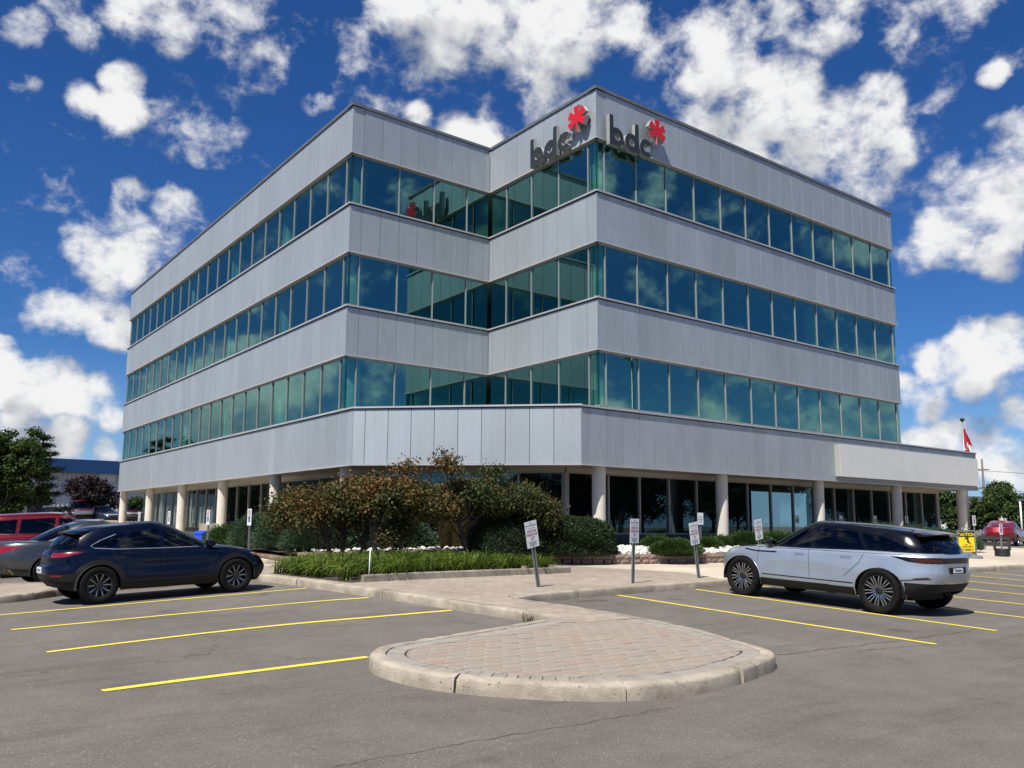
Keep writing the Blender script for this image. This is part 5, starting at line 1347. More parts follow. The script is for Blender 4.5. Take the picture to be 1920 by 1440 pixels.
        MB().box(S['xgf'][0][1]-.75, S['xgf'][0][1]-.2, -HW+.2, HW-.2, zbelt-.155, zbelt-.03).build('dashboard', M['cabin'], root)
        # mirrors
        mx, mz = S['mirror']
        for s_ in (1, -1):
            y0 = side_y(mx, mz-.05); mb = MB(); V = []
            for (dx, sc) in ((-.07, .72), (-.04, 1), (.04, .95), (.10, .6)):
                for t in np.linspace(0, 2*np.pi, 13)[:-1]: V.append((mx+dx, s_*(y0+.13+.115*sc*math.cos(t)*1.0), mz+.02+.085*sc*math.sin(t)))
            mb.add(V, [(12*i+j, 12*i+(j+1) % 12, 12*i+12+(j+1) % 12, 12*i+12+j) for i in range(3) for j in range(12)]+[tuple(range(12))[::-1], tuple(range(36, 48))])
            mb.bar((mx, s_*(y0-.02), mz-.06), (mx, s_*(y0+.08), mz-.035), .07, .03); mb.build('mirror', M[S.get('mirror_mat', 'black')], root, 40)
    if 'extra' in S: S['extra'](root, HW, side_y)
    zs = S.get('zs', 1.); xs_ = S.get('xs', (1., 1.))
    def tz(z): return z if z < .5 else .5+(z-.5)*zs
    def tx(x): return -1.8+(x+1.8)*xs_[0] if x < -1.8 else (1.8+(x-1.8)*xs_[1] if x > 1.8 else x)
    if zs != 1 or xs_ != (1., 1.):
        for ch in list(root.children)+[g for c in root.children for g in c.children if c.type == 'MESH']:
            if ch.type != 'MESH': continue
            if ch.location.length > .01: ch.location = (tx(ch.location.x), ch.location.y, tz(ch.location.z)); continue
            co = np.empty(len(ch.data.vertices)*3, np.float32); ch.data.vertices.foreach_get('co', co); co = co.reshape(-1, 3)
            co[:, 2] = np.where(co[:, 2] < .5, co[:, 2], .5+(co[:, 2]-.5)*zs)
            co[:, 0] = np.where(co[:, 0] < -1.8, -1.8+(co[:, 0]+1.8)*xs_[0], np.where(co[:, 0] > 1.8, 1.8+(co[:, 0]-1.8)*xs_[1], co[:, 0]))
            ch.data.vertices.foreach_set('co', co.ravel()); ch.data.update()
    return root
def lr(x0, x1, f): return lambda x, y, z, nx: (x > x0) & (x < x1) & f(x, y, z, nx)
def side_window(poly): return lambda x, y, z, nx: inpoly(x, z, poly) & (nx < .75)
def screen(front, zlo, zhi, yk, HW, hw):   # windscreen / rear glass by facing and height
    def f(x, y, z, nx):
        return ((x > front) if front > 0 else (x < front)) & (nx > .30) & (z > zlo) & (z < zhi) & (np.abs(y) < HW*yk)
    return f
# ---- silver luxury SUV
def velar_extra(root, HW, sy):
    mb = MB(); prof = [(-1.90, 1.545), (-2.10, 1.525), (-2.25, 1.490), (-2.24, 1.468), (-2.05, 1.465)]
    V = []; ys = np.linspace(-.60, .60, 9)
    for yy in ys:
        q = 1-(abs(yy)/.62)**4*.25
        for x, z in prof: V.append((-1.93+(x+1.93)*q, yy, z+.035*(1-(yy/.62)**2)-.02))
    n = len(prof); mb.add(V, [(i*n+j, i*n+j+1, (i+1)*n+j+1, (i+1)*n+j) for i in range(8) for j in range(n-1)]+[tuple(range(n)), tuple(range(8*n, 9*n))[::-1]]); mb.build('spoiler', M['paint_black'], root, 50)
    MB().box(-2.475, -2.455, -.27, .27, .76, .88).build('plate_recess', M['clad_black'], root)
    p = MB().box(-2.486, -2.476, -.155, .155, .775, .865).build('licence_plate', M['plate'], root); MB().box(-2.4885, -2.4865, -.11, .11, .80, .84).build('plate_mark', M['ink_grey'], p)
    o = link('tail_lettering', text_mesh('VELAR', .075, .002), M['chrome'], root); o.rotation_euler = (math.pi/2, 0, -math.pi/2); o.location = (-2.50, .22, .885)
    mb = MB(); mb.add([(-1.45, -.02, 1.66), (-1.45, .02, 1.66), (-1.62, 0, 1.66), (-1.60, 0, 1.705)], [(0, 2, 3), (2, 1, 3), (1, 0, 3)]); mb.build('roof_antenna', M['paint_black'], root)
VELAR = dict(zs=.885, xs=(.80, 1.10), W=1.945, wb=2.874, R=.385, Ra=.437, TW=.26, rimR=.285, rim='fine', paint='paint_silver', pillar='paint_black', roof='paint_black', nf=3.6, nr=4.4, gnf=3.2, gnr=3.4, rc=.035,
    xf=[(0, 2.17), (.25, 2.28), (.5, 2.31), (.8, 2.26), (1, 2.12)], xr=[(0, -2.30), (.2, -2.43), (.45, -2.465), (.72, -2.44), (.88, -2.45), (1, -2.38)],
    zb=[(-2.47, .47), (-2.2, .38), (-1.9, .31), (-1, .255), (1, .255), (1.9, .27), (2.15, .30), (2.32, .34)],
    zt=[(-2.47, 1.13), (-1.5, 1.13), (0, 1.085), (1.0, 1.06), (1.3, 1.035), (1.9, .975), (2.15, .905), (2.32, .83)],
    hwv=[(0, .89), (.08, .95), (.2, .985), (.42, 1.0), (.66, .985), (.86, .968), (.95, .945), (1, .905)], taper=[(-2.47, .94), (-1.6, .99), (-1, 1), (1, 1), (1.7, .985), (2.32, .91)], sculpt=.018,
    crown=[(-2.47, .02), (0, .03), (1.2, .045), (2.3, .03)], xgf=[(0, 1.28), (.25, 1.0), (.5, .74), (.8, .44), (1, .2)], xgr=[(0, -2.40), (.3, -2.35), (.6, -2.25), (.85, -2.12), (1, -1.95)],
    hwg=[(0, .895), (.3, .855), (.6, .80), (.85, .745), (.95, .71), (1, .665)], zr=[(-2.2, 1.48), (-1.5, 1.56), (-.6, 1.62), (.1, 1.635), (.6, 1.60)], mirror=(.80, 1.13), mirror_mat='paint_black',
    rules=[('low', 'sill', 'clad_black', lambda x, y, z, nx: (z < .405)), ('low', 'rear_bumper', 'clad_black', lambda x, y, z, nx: (x < -1.88) & (z < .575+.02*(x+1.88))), ('low', 'front_bumper', 'clad_black', lambda x, y, z, nx: (x > 1.95) & (z < .45)),
           ('low', 'front_door', 'paint_silver', lambda x, y, z, nx: (x > -.10) & (x < 1.06) & (z > .47) & (np.abs(y) > .5) & (z < 1.06)), ('low', 'rear_door', 'paint_silver', lambda x, y, z, nx: (x > -1.02+.28*(z-.5)*-1) & (x <= -.10) & (z > .47) & (np.abs(y) > .5)),
           ('low', 'tail_strip', 'paint_black', lambda x, y, z, nx: inpoly(x, z, [(-1.62, 1.055), (-1.95, .965), (-2.2, .945), (-2.6, .945), (-2.6, 1.06), (-2.1, 1.055)])), ('low', 'tail_light', 'tail_dark', lambda x, y, z, nx: inpoly(x, z, [(-1.95, 1.03), (-2.12, .97), (-2.6, .965), (-2.6, 1.035)]) & (np.abs(y) > .42)),
           ('low', 'headlight', 'lamp_clear', lambda x, y, z, nx: inpoly(x, z, [(1.62, .955), (2.4, .80), (2.4, .89), (1.9, .955)])),
           ('gh', 'front_window', 'glass_tint', side_window([(1.00, 1.115), (.36, 1.47), (.05, 1.52), (-.02, 1.52), (-.05, 1.12)])), ('gh', 'rear_door_window', 'glass_tint', side_window([(-.16, 1.125), (-.13, 1.52), (-.95, 1.49), (-1.13, 1.15)])), ('gh', 'quarter_window', 'glass_tint', side_window([(-1.22, 1.155), (-1.04, 1.48), (-1.45, 1.41), (-1.92, 1.22), (-1.88, 1.175)])),
           ('gh', 'windscreen', 'glass_tint', lambda x, y, z, nx: (x > .2) & (nx > .42) & (z > 1.08) & (z < 1.58) & (np.abs(y) < .80)), ('gh', 'rear_window', 'glass_tint', lambda x, y, z, nx: (x < -1.95) & (nx > .5) & (z > 1.13) & (z < 1.44) & (np.abs(y) < .70))],
    ribbons=[('bumper_line', [(-1.78, .60), (-2.05, .635), (-2.33, .665)], .016, 'seam'), ('bumper_reflector', [(-2.05, .650), (-2.30, .682)], .024, 'tail_dark'), ('door_gap', [(1.06, .50), (1.07, .75), (1.04, 1.03)], .007, 'seam'), ('door_gap', [(-.10, .50), (-.10, .8), (-.07, 1.06)], .007, 'seam'), ('door_gap', [(-.80, .60), (-.95, .74), (-1.10, .90), (-1.17, 1.07)], .007, 'seam'), ('side_strip', [(.95, .475), (-.98, .475)], .018, 'paint_black'),
             ('fender_blade', [(1.42, .985), (1.1, .955), (.62, .965)], .030, 'paint_black'), ('belt_line', [(1.15, 1.045), (-2.0, 1.10)], .010, 'chrome'), ('handle_line', [(.22, .975), (.02, .975)], .006, 'seam'), ('handle_line', [(.22, .943), (.02, .943)], .006, 'seam'), ('handle_line', [(-.72, .985), (-.95, .985)], .006, 'seam'), ('handle_line', [(-.72, .953), (-.95, .953)], .006, 'seam')], extra=velar_extra)
# ---- navy crossover
def cx_extra(root, HW, sy):
    mb = MB(); V = []; prof = [(-1.45, 1.435), (-1.68, 1.405), (-1.80, 1.375), (-1.79, 1.355), (-1.6, 1.355)]; n = len(prof)
    for yy in np.linspace(-.56, .56, 9):
        q = 1-(abs(yy)/.56)**4*.25
        for x, z in prof: V.append((-1.5+(x+1.5)*q, yy, z+.04*(1-(yy/.56)**2)-.03))
    mb.add(V, [(i*n+j, i*n+j+1, (i+1)*n+j+1, (i+1)*n+j) for i in range(8) for j in range(n-1)]+[tuple(range(n)), tuple(range(8*n, 9*n))[::-1]]); mb.build('spoiler', M['paint_navy'], root, 50)
    p = MB().box(-2.175, -2.155, -.155, .155, .60, .71).build('licence_plate', M['plate'], root); MB().box(-2.178, -2.1755, -.11, .11, .63, .68).build('plate_mark', M['ink_grey'], p)
    MB().bar((-2.06, 0, 1.06), (-1.93, -.28, 1.16), .02, .02).build('rear_wiper', M['black'], root)
NAVY = dict(zs=.965, W=1.80, wb=2.655, R=.348, Ra=.392, TW=.215, rimR=.235, rim='ten', paint='paint_navy', arch='clad_black', nf=3.2, nr=3.6, gnf=3.0, gnr=3.0, rc=.035,
    xf=[(0, 2.08), (.3, 2.2), (.55, 2.23), (.8, 2.16), (1, 2.0)], xr=[(0, -1.98), (.2, -2.13), (.42, -2.155), (.62, -2.10), (.85, -2.09), (1, -2.02)],
    zb=[(-2.16, .37), (-1.9, .31), (-1.4, .24), (1.4, .22), (1.9, .205), (2.24, .23)], zt=[(-2.16, 1.03), (-1.5, 1.035), (0, .985), (.9, .965), (1.3, .93), (1.8, .845), (2.05, .76), (2.24, .66)],
    hwv=[(0, .90), (.1, .96), (.25, .99), (.45, 1.0), (.65, .98), (.86, .955), (.95, .93), (1, .885)], taper=[(-2.16, .92), (-1.5, .985), (-.8, .99), (.8, .99), (1.4, 1), (1.8, .97), (2.24, .86)], sculpt=.022,
    crown=[(-2.16, .02), (0, .03), (1.2, .06), (2.2, .03)], xgf=[(0, 1.24), (.3, .86), (.6, .50), (.85, .20), (1, -.02)], xgr=[(0, -2.03), (.3, -1.96), (.6, -1.85), (.85, -1.72), (1, -1.55)],
    hwg=[(0, .875), (.3, .83), (.6, .775), (.85, .715), (.95, .68), (1, .63)], zr=[(-1.75, 1.37), (-1.2, 1.455), (-.5, 1.505), (0, 1.515), (.3, 1.49)], mirror=(.80, 1.03), mirror_mat='paint_navy',
    rules=[('low', 'sill', 'clad_black', lambda x, y, z, nx: (z < .40)), ('low', 'rear_bumper', 'clad_black', lambda x, y, z, nx: (x < -1.62) & (z < .575)), ('low', 'front_bumper', 'clad_black', lambda x, y, z, nx: (x > 1.75) & (z < .50)),
           ('low', 'arch_cladding', 'clad_black', lambda x, y, z, nx: (((x-1.3275)**2+(z-.34)**2 < .485**2) | ((x+1.3275)**2+(z-.34)**2 < .485**2)) & (np.abs(y) > .55)),
           ('low', 'front_door', 'paint_navy', lambda x, y, z, nx: (x > -.15) & (x < .92) & (z > .40) & (np.abs(y) > .5) & (z < .97) & ((x-1.3275)**2+(z-.34)**2 > .485**2)), ('low', 'rear_door', 'paint_navy', lambda x, y, z, nx: (x > -1.12+.2*(.9-z)) & (x <= -.15) & (z > .40) & (np.abs(y) > .5) & ((x+1.3275)**2+(z-.34)**2 > .485**2)),
           ('low', 'tail_light', 'tail_red', lambda x, y, z, nx: inpoly(x, z, [(-1.60, .985), (-1.9, .90), (-2.3, .89), (-2.3, .985)]) & (np.abs(y) > .36)), ('low', 'headlight', 'lamp_clear', lambda x, y, z, nx: inpoly(x, z, [(1.72, .80), (2.3, .66), (2.3, .73), (1.95, .80)])), ('low', 'marker', 'amber', lambda x, y, z, nx: inpoly(x, z, [(1.78, .76), (1.95, .72), (1.95, .75), (1.8, .78)])),
           ('low', 'reflector_light', 'tail_red', lambda x, y, z, nx: (x < -1.93) & (z > .535) & (z < .56) & (np.abs(y) > .45)),
           ('gh', 'front_window', 'glass_clear', side_window([(.90, 1.005), (.36, 1.29), (.05, 1.385), (-.09, 1.395), (-.13, 1.01)])), ('gh', 'rear_door_window', 'glass_tint', side_window([(-.23, 1.015), (-.20, 1.395), (-.70, 1.35), (-.98, 1.03)])), ('gh', 'quarter_window', 'glass_tint', side_window([(-1.08, 1.045), (-.84, 1.325), (-1.10, 1.25), (-1.42, 1.115), (-1.40, 1.07)])),
           ('gh', 'windscreen', 'glass_clear', lambda x, y, z, nx: (x > -.05) & (nx > .40) & (z > .98) & (z < 1.46) & (np.abs(y) < .72)), ('gh', 'rear_window', 'glass_tint', lambda x, y, z, nx: (x < -1.5) & (nx > .45) & (z > 1.04) & (z < 1.36) & (np.abs(y) < .62))],
    ribbons=[('door_gap', [(.92, .42), (.93, .7), (.90, .95)], .007, 'seam'), ('door_gap', [(-.15, .42), (-.16, .7), (-.14, .99)], .007, 'seam'), ('door_gap', [(-.92, .66), (-1.02, .78), (-1.10, 1.0)], .007, 'seam'), ('window_trim', [(.92, .995), (0, 1.0), (-1.0, 1.02), (-1.40, 1.055), (-1.46, 1.10), (-1.30, 1.20), (-1.02, 1.31)], .014, 'chrome'),
             ('sill_line', [(.88, .405), (-.86, .405)], .010, 'rim_dark'), ('door_handle', [(.02, .90), (-.12, .905)], .028, 'paint_navy'), ('door_handle', [(-.82, .915), (-.98, .92)], .028, 'paint_navy')], extra=cx_extra)
# ---- dark grey sedan
def sedan_spec(pnt, W=1.85, tail='tail_red', deck=1.0):
    return dict(W=W, wb=2.80, R=.33, Ra=.375, TW=.21, rimR=.22, rim='plain', paint=pnt, nf=3.2, nr=3.2, gnf=2.8, gnr=2.8, rc=.04,
    xf=[(0, 2.25), (.3, 2.36), (.55, 2.40), (.8, 2.33), (1, 2.15)], xr=[(0, -2.33), (.25, -2.48), (.5, -2.52), (.8, -2.44), (1, -2.36)], zb=[(-2.5, .36), (-2.0, .27), (-1.4, .22), (1.4, .2), (2.4, .24)],
    zt=[(-2.5, deck-.02), (-1.9, deck+.01), (-.8, .98), (.8, .95), (1.4, .90), (2.0, .79), (2.4, .66)], hwv=[(0, .90), (.12, .965), (.4, 1.0), (.65, .985), (.86, .955), (.95, .92), (1, .86)], taper=[(-2.5, .90), (-1.6, .985), (0, 1), (1.6, .99), (2.4, .86)],
    crown=[(-2.5, .03), (0, .03), (2.4, .05)], xgf=[(0, 1.15), (.3, .80), (.6, .45), (.85, .15), (1, -.1)], xgr=[(0, -1.85), (.3, -1.52), (.6, -1.24), (.85, -.98), (1, -.72)], hwg=[(0, .86), (.3, .82), (.6, .76), (.85, .70), (1, .61)], zr=[(-1, 1.40), (-.4, 1.435), (0, 1.43), (.2, 1.41)], mirror=(.72, 1.0), mirror_mat=pnt,
    rules=[('low', 'tail_light', tail, lambda x, y, z, nx: inpoly(x, z, [(-1.90, .905), (-2.3, .765), (-2.6, .74), (-2.6, .91), (-2.3, .93)]) & (np.abs(y) > .38)), ('low', 'headlight', 'lamp_clear', lambda x, y, z, nx: inpoly(x, z, [(1.85, .78), (2.5, .60), (2.5, .70), (2.1, .76)])),
           ('low', 'rear_bumper', pnt, lambda x, y, z, nx: (x < -1.9) & (z < .62)), ('low', 'front_door', pnt, lambda x, y, z, nx: (x > -.15) & (x < .95) & (z > .36) & (np.abs(y) > .5)), ('low', 'rear_door', pnt, lambda x, y, z, nx: (x > -1.1) & (x <= -.15) & (z > .36) & (np.abs(y) > .5)),
           ('gh', 'front_window', 'glass_tint', side_window([(.82, .985), (.30, 1.24), (-.05, 1.33), (-.18, 1.33), (-.20, .99)])), ('gh', 'rear_door_window', 'glass_tint', side_window([(-.28, .99), (-.26, 1.33), (-.70, 1.31), (-1.12, 1.15), (-1.28, 1.0)])),
           ('gh', 'windscreen', 'glass_clear', lambda x, y, z, nx: (x > .0) & (nx > .34) & (z > .96) & (z < 1.38) & (np.abs(y) < .70)), ('gh', 'rear_window', 'glass_clear', lambda x, y, z, nx: (x < -.95) & (nx > .30) & (z > 1.0) & (z < 1.37) & (np.abs(y) < .66))],
    ribbons=[('door_gap', [(.95, .38), (.93, .92)], .008, 'seam'), ('door_gap', [(-.15, .38), (-.15, .96)], .008, 'seam'), ('window_trim', [(.85, .975), (-1.3, .985)], .012, 'chrome')])
def sedan_extra(root, HW, sy):
    p = MB().box(-2.53, -2.505, -.155, .155, .70, .82).build('licence_plate', M['plate'], root); MB().box(-2.533, -2.5305, -.11, .11, .73, .79).build('plate_mark', M['ink_grey'], p)
    MB().box(-2.525, -2.50, -.42, .42, .85, .885).build('boot_trim', M['chrome'], root)
    MB().tube([(-2.30, -.5, .26), (-2.46, -.5, .26)], .04, 12).build('exhaust_tip', M['chrome'], root)
# ---- boxier SUV
def suv_spec(pnt, W=1.84):
    return dict(W=W, wb=2.69, R=.355, Ra=.40, TW=.225, rimR=.235, rim='plain', paint=pnt, arch='clad_black', nf=3.4, nr=3.8, gnf=3.0, gnr=3.4, rc=.04,
    xf=[(0, 2.12), (.3, 2.24), (.5, 2.27), (.8, 2.2), (1, 2.02)], xr=[(0, -2.10), (.25, -2.25), (.45, -2.27), (.75, -2.20), (1, -2.12)], zb=[(-2.3, .38), (-1.9, .30), (-1.3, .26), (1.3, .25), (2.3, .27)], zt=[(-2.3, 1.12), (-1.3, 1.10), (.8, 1.05), (1.3, 1.01), (1.9, .92), (2.3, .78)],
    hwv=[(0, .90), (.12, .965), (.4, 1.0), (.65, .985), (.86, .96), (.95, .93), (1, .89)], taper=[(-2.3, .93), (-1.6, .99), (0, 1), (1.6, .99), (2.3, .88)], crown=[(-2.3, .02), (2.3, .05)], xgf=[(0, 1.25), (.3, .93), (.6, .62), (.85, .34), (1, .12)], xgr=[(0, -2.12), (.3, -2.06), (.6, -1.98), (.85, -1.90), (1, -1.78)],
    hwg=[(0, .885), (.3, .85), (.6, .80), (.85, .74), (1, .67)], zr=[(-2, 1.57), (-1.2, 1.625), (-.3, 1.645), (.2, 1.62)], mirror=(.80, 1.10), mirror_mat=pnt,
    rules=[('low', 'sill', 'clad_black', lambda x, y, z, nx: z < .38), ('low', 'rear_bumper', 'clad_black', lambda x, y, z, nx: (x < -1.75) & (z < .50)), ('low', 'tail_light', 'tail_red', lambda x, y, z, nx: inpoly(x, z, [(-1.72, 1.04), (-2.0, .86), (-2.4, .84), (-2.4, 1.05)]) & (np.abs(y) > .5)),
           ('low', 'reverse_lamp', 'lamp_clear', lambda x, y, z, nx: inpoly(x, z, [(-2.02, .98), (-2.06, .89), (-2.4, .89), (-2.4, .98)]) & (np.abs(y) > .5)), ('low', 'headlight', 'lamp_clear', lambda x, y, z, nx: inpoly(x, z, [(1.75, .90), (2.4, .72), (2.4, .84), (2.0, .90)])), ('low', 'grille', 'clad_black', lambda x, y, z, nx: (x > 2.05) & (np.abs(y) < .5) & (z > .5) & (z < .82)),
           ('low', 'front_door', pnt, lambda x, y, z, nx: (x > -.12) & (x < .98) & (z > .42) & (np.abs(y) > .5) & (z < 1.04)), ('low', 'rear_door', pnt, lambda x, y, z, nx: (x > -1.05) & (x <= -.12) & (z > .42) & (np.abs(y) > .5)),
           ('gh', 'front_window', 'glass_clear', side_window([(1.0, 1.09), (.50, 1.38), (.20, 1.50), (-.08, 1.51), (-.12, 1.10)])), ('gh', 'rear_door_window', 'glass_tint', side_window([(-.20, 1.11), (-.17, 1.52), (-.98, 1.50), (-1.05, 1.125)])), ('gh', 'quarter_window', 'glass_tint', side_window([(-1.13, 1.135), (-1.07, 1.495), (-1.55, 1.47), (-1.86, 1.36), (-1.60, 1.18), (-1.5, 1.145)])),
           ('gh', 'windscreen', 'glass_clear', lambda x, y, z, nx: (x > .1) & (nx > .38) & (z > 1.06) & (z < 1.58) & (np.abs(y) < .74)), ('gh', 'rear_window', 'glass_tint', lambda x, y, z, nx: (x < -1.7) & (nx > .5) & (z > 1.14) & (z < 1.53) & (np.abs(y) < .66))],
    ribbons=[('door_gap', [(.98, .44), (.97, 1.02)], .008, 'seam'), ('door_gap', [(-.12, .44), (-.12, 1.06)], .008, 'seam'), ('window_trim', [(1.0, 1.07), (-1.5, 1.12), (-1.90, 1.36)], .014, 'chrome'), ('roof_rail', [(.1, 1.60), (-1.6, 1.575)], .030, 'clad_black')])
def slope_rot(x, y, head):
    e = .6; gx = (ground_z(x+e, y)-ground_z(x-e, y))/(2*e); gy = (ground_z(x, y+e)-ground_z(x, y-e))/(2*e)
    n = Vector((-gx, -gy, 1)).normalized(); f = Vector((math.cos(head), math.sin(head), 0)); f = (f-n*f.dot(n)).normalized(); l = n.cross(f)
    return Matrix((f, l, n)).transposed().to_euler()
def park(S, x, y, head, name, label, group=None, detail=1., scale=1., dz=0.):
    o = car(S, (x, y, ground_z(x, y)+.004+dz), slope_rot(x, y, head), name, label, group, detail); o.scale = (scale,)*3; return o
# silver SUV: near-side wheel contact points seen at (1655,1152) and (1395,1117)
wr, wf = on_ground(1655, 1151), on_ground(1395, 1116); hd = math.atan2(wf.y-wr.y, wf.x-wr.x); sc_ = min(1.05, (wf-wr).length/2.874)
lft = Vector((-math.sin(hd), math.cos(hd), 0)); cpos = (wr+wf)/2-lft*(VELAR['W']/2-.13)*sc_
park(VELAR, cpos.x, cpos.y, hd, 'silver_suv', 'silver luxury car with black roof and many-spoked wheels parked nose to the kerb', None, 1., sc_)
wr, wf = on_ground(187, 1133), on_ground(437, 1111); hd = math.atan2(wf.y-wr.y, wf.x-wr.x); sc_ = max(.95, (wf-wr).length/2.655)
rgtv = Vector((math.sin(hd), -math.cos(hd), 0)); cpos = (wr+wf)/2-rgtv*(NAVY['W']/2-.11)*sc_
park(NAVY, cpos.x, cpos.y, hd, 'navy_crossover', 'dark navy crossover with black wheel arch cladding beside the yellow lines', None, 1., sc_)
SED = sedan_spec('paint_grey'); SED['extra'] = sedan_extra
park(SED, 4.75, 22.35, math.radians(2), 'grey_sedan', 'charcoal grey sedan with its boot showing behind the navy crossover', None, .7)
park(suv_spec('paint_red'), 4.3, 26.3, math.radians(1), 'red_suv', 'bright red sport utility car with silver window trim beyond the grey sedan', None, .7)
park(suv_spec('paint_black'), 3.2, 29.6, 0, 'black_suv', 'black car with a pale roof rail beyond the red one', None, .5)
# ------------------------------------------------------------------ things further off
def broad_tree(name, base, h, w, label, mat, n_leaf=9000, size=.22, crown_lo=.28, trunk_r=.16, group=None, lobes=7, bark='bark_grey'):
    o = empty(name, base); tag(o, label, 'tree', group)
    ch = h*(1-crown_lo); cz = h*crown_lo+ch*.5
    Ps, Ks, T = [], [], []
    for i in range(lobes):
        a = 2*math.pi*i/lobes+random.uniform(-.4, .4); rr = w*.5*random.uniform(.30, .62) if i else 0
        c = (rr*math.cos(a), rr*math.sin(a), cz+ch*random.uniform(-.22, .30)*(1 if i else 0)+(ch*.12 if not i else 0)); r = (w*random.uniform(.24, .34), w*random.uniform(.24, .34), ch*random.uniform(.22, .34))
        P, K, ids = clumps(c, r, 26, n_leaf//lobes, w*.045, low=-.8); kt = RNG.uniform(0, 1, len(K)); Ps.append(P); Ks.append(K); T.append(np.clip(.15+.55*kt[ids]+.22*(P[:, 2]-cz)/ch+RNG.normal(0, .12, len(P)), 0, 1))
    P = np.concatenate(Ps); K = np.concatenate(Ks)
    mb = MB(); pts = branch(mb, (0, 0, -.2), (random.uniform(-.2, .2), random.uniform(-.2, .2), h*.62), trunk_r, trunk_r*.4, .03, 6)
    for i in RNG.choice(len(K), 26): branch(mb, pts[random.choice((2, 3, 4, 5))], K[i], trunk_r*.35, .02, .08, 4)
    mb.build('trunk', M[bark], o, True)
    leaves_obj('crown', P, size, M[mat], o, np.concatenate(T), .62, .3)
    return o
def gpos(u, dep, v=1000):
    p = at_depth(u, v, dep/ray(u, v).dot(fwd)); return Vector((p.x, p.y, ground_z(p.x, p.y)))
def tree_at(u, dep, vtop, wpx, name, label, mat, **kw):
    g = gpos(u, dep); zt = at_depth(u, vtop, dep/ray(u, vtop).dot(fwd)).z; return broad_tree(name, g, zt-g.z, wpx/F_PX*dep, label, mat, **kw)
tree_at(2, 52, 806, 125, 'broadleaf_tree', 'dense green broadleaf tree at the edge of the lot before the warehouse', 'leaf_green', n_leaf=42000, size=.20, crown_lo=.04, lobes=11)
# ragged pine behind it
def pine(base, h, w, label):
    o = empty('pine_tree', base); tag(o, label, 'tree'); mb = MB(); pts = branch(mb, (0, 0, -.2), (.2, 0, h), .16, .03, .01, 8); C = []; D = []
    for i in range(26):
        t = .22+.76*i/25; a = i*2.4+random.uniform(-.4, .4); L = w*.5*(1.1-t*.75)*random.uniform(.6, 1.15); b = Vector((L*math.cos(a), L*math.sin(a), h*t+L*.12)); src = Vector((0, 0, h*t)); branch(mb, src, b, .035, .01, .05, 4)
        for j in range(9):
            f = random.uniform(.35, 1.05); c = src+(b-src)*f; n = 60; C.append(np.array(c)+RNG.normal(size=(n, 3))*np.array([.20, .20, .09])); dd = np.repeat(np.array([[b.x, b.y, .35*L]])/max(L, .1), n, 0); D.append(dd)
    mb.build('trunk', M['bark'], o, True); C = np.concatenate(C); leaves_obj('crown', C, .17, M['leaf_dark'], o, RNG.uniform(0, 1, len(C))**1.3, .25, .2, dirs=np.concatenate(D), jitter=.9)
g = gpos(62, 56); pine(g, at_depth(62, 806, 56/ray(62, 806).dot(fwd)).z-g.z, 4.2, 'dark ragged pine rising behind the broadleaf tree by the warehouse')
tree_at(170, 72, 889, 100, 'purple_leaf_tree', 'dark purple leaved tree in front of the ribbed warehouse wall', 'leaf_purple', n_leaf=12000, size=.22, crown_lo=.22, bark='bark')
tree_at(250, 66, 925, 34, 'young_tree', 'small light green tree seen between the end columns', 'leaf_green', n_leaf=3000, size=.16, crown_lo=.2, trunk_r=.06)
# warehouse
M['ribbed'] = mat_flat('ribbed_sheet', (.55, .56, .55), .5, .2, .08, .3); M['blue_band'] = mat_flat('blue_band', (.012, .055, .16), .45, .1, .08, .5)
wy = 108.; w0, w1 = -45., 46.; zt_ = at_depth(140, 861, 96/ray(140, 861).dot(fwd)); zg_ = ground_z(0, wy)
dW = on_y(140, 862, wy).z; dB = on_y(140, 886, wy-1).z
wh = empty('warehouse', (w0, wy, zg_)); tag(wh, 'long ribbed pale metal warehouse with a deep blue roof band', 'building')
mb = MB(); V = []; Fq = []; n_ = int((w1-w0)/.45)
for i in range(n_+1):
    x = i*.45
    for k_, (dx, dy) in enumerate(((0, 0), (.14, 0), (.20, -.10), (.36, -.10))):
        V += [(x+dx, dy, -.5), (x+dx, dy, dB-zg_+.3)]
mb.add(V, [(2*i, 2*i+2, 2*i+3, 2*i+1) for i in range(len(V)//2-1)]); mb.build('wall', M['ribbed'], wh)
MB().box(-.5, w1-w0+.5, -1.0, .5, dB-zg_, dW-zg_).build('roof_band', M['blue_band'], wh)
MB().box(0, w1-w0, .501, 40, -.5, dW-zg_-.4).build('roof', M['ribbed'], wh)
for u_ in (200, 196): pass
px_ = on_y(200, 905, wy).x-w0; MB().box(px_-.9, px_+.9, -.16, -.11, on_y(200, 903, wy).z-zg_, on_y(200, 889, wy).z-zg_).build('vent', M['white'], wh)
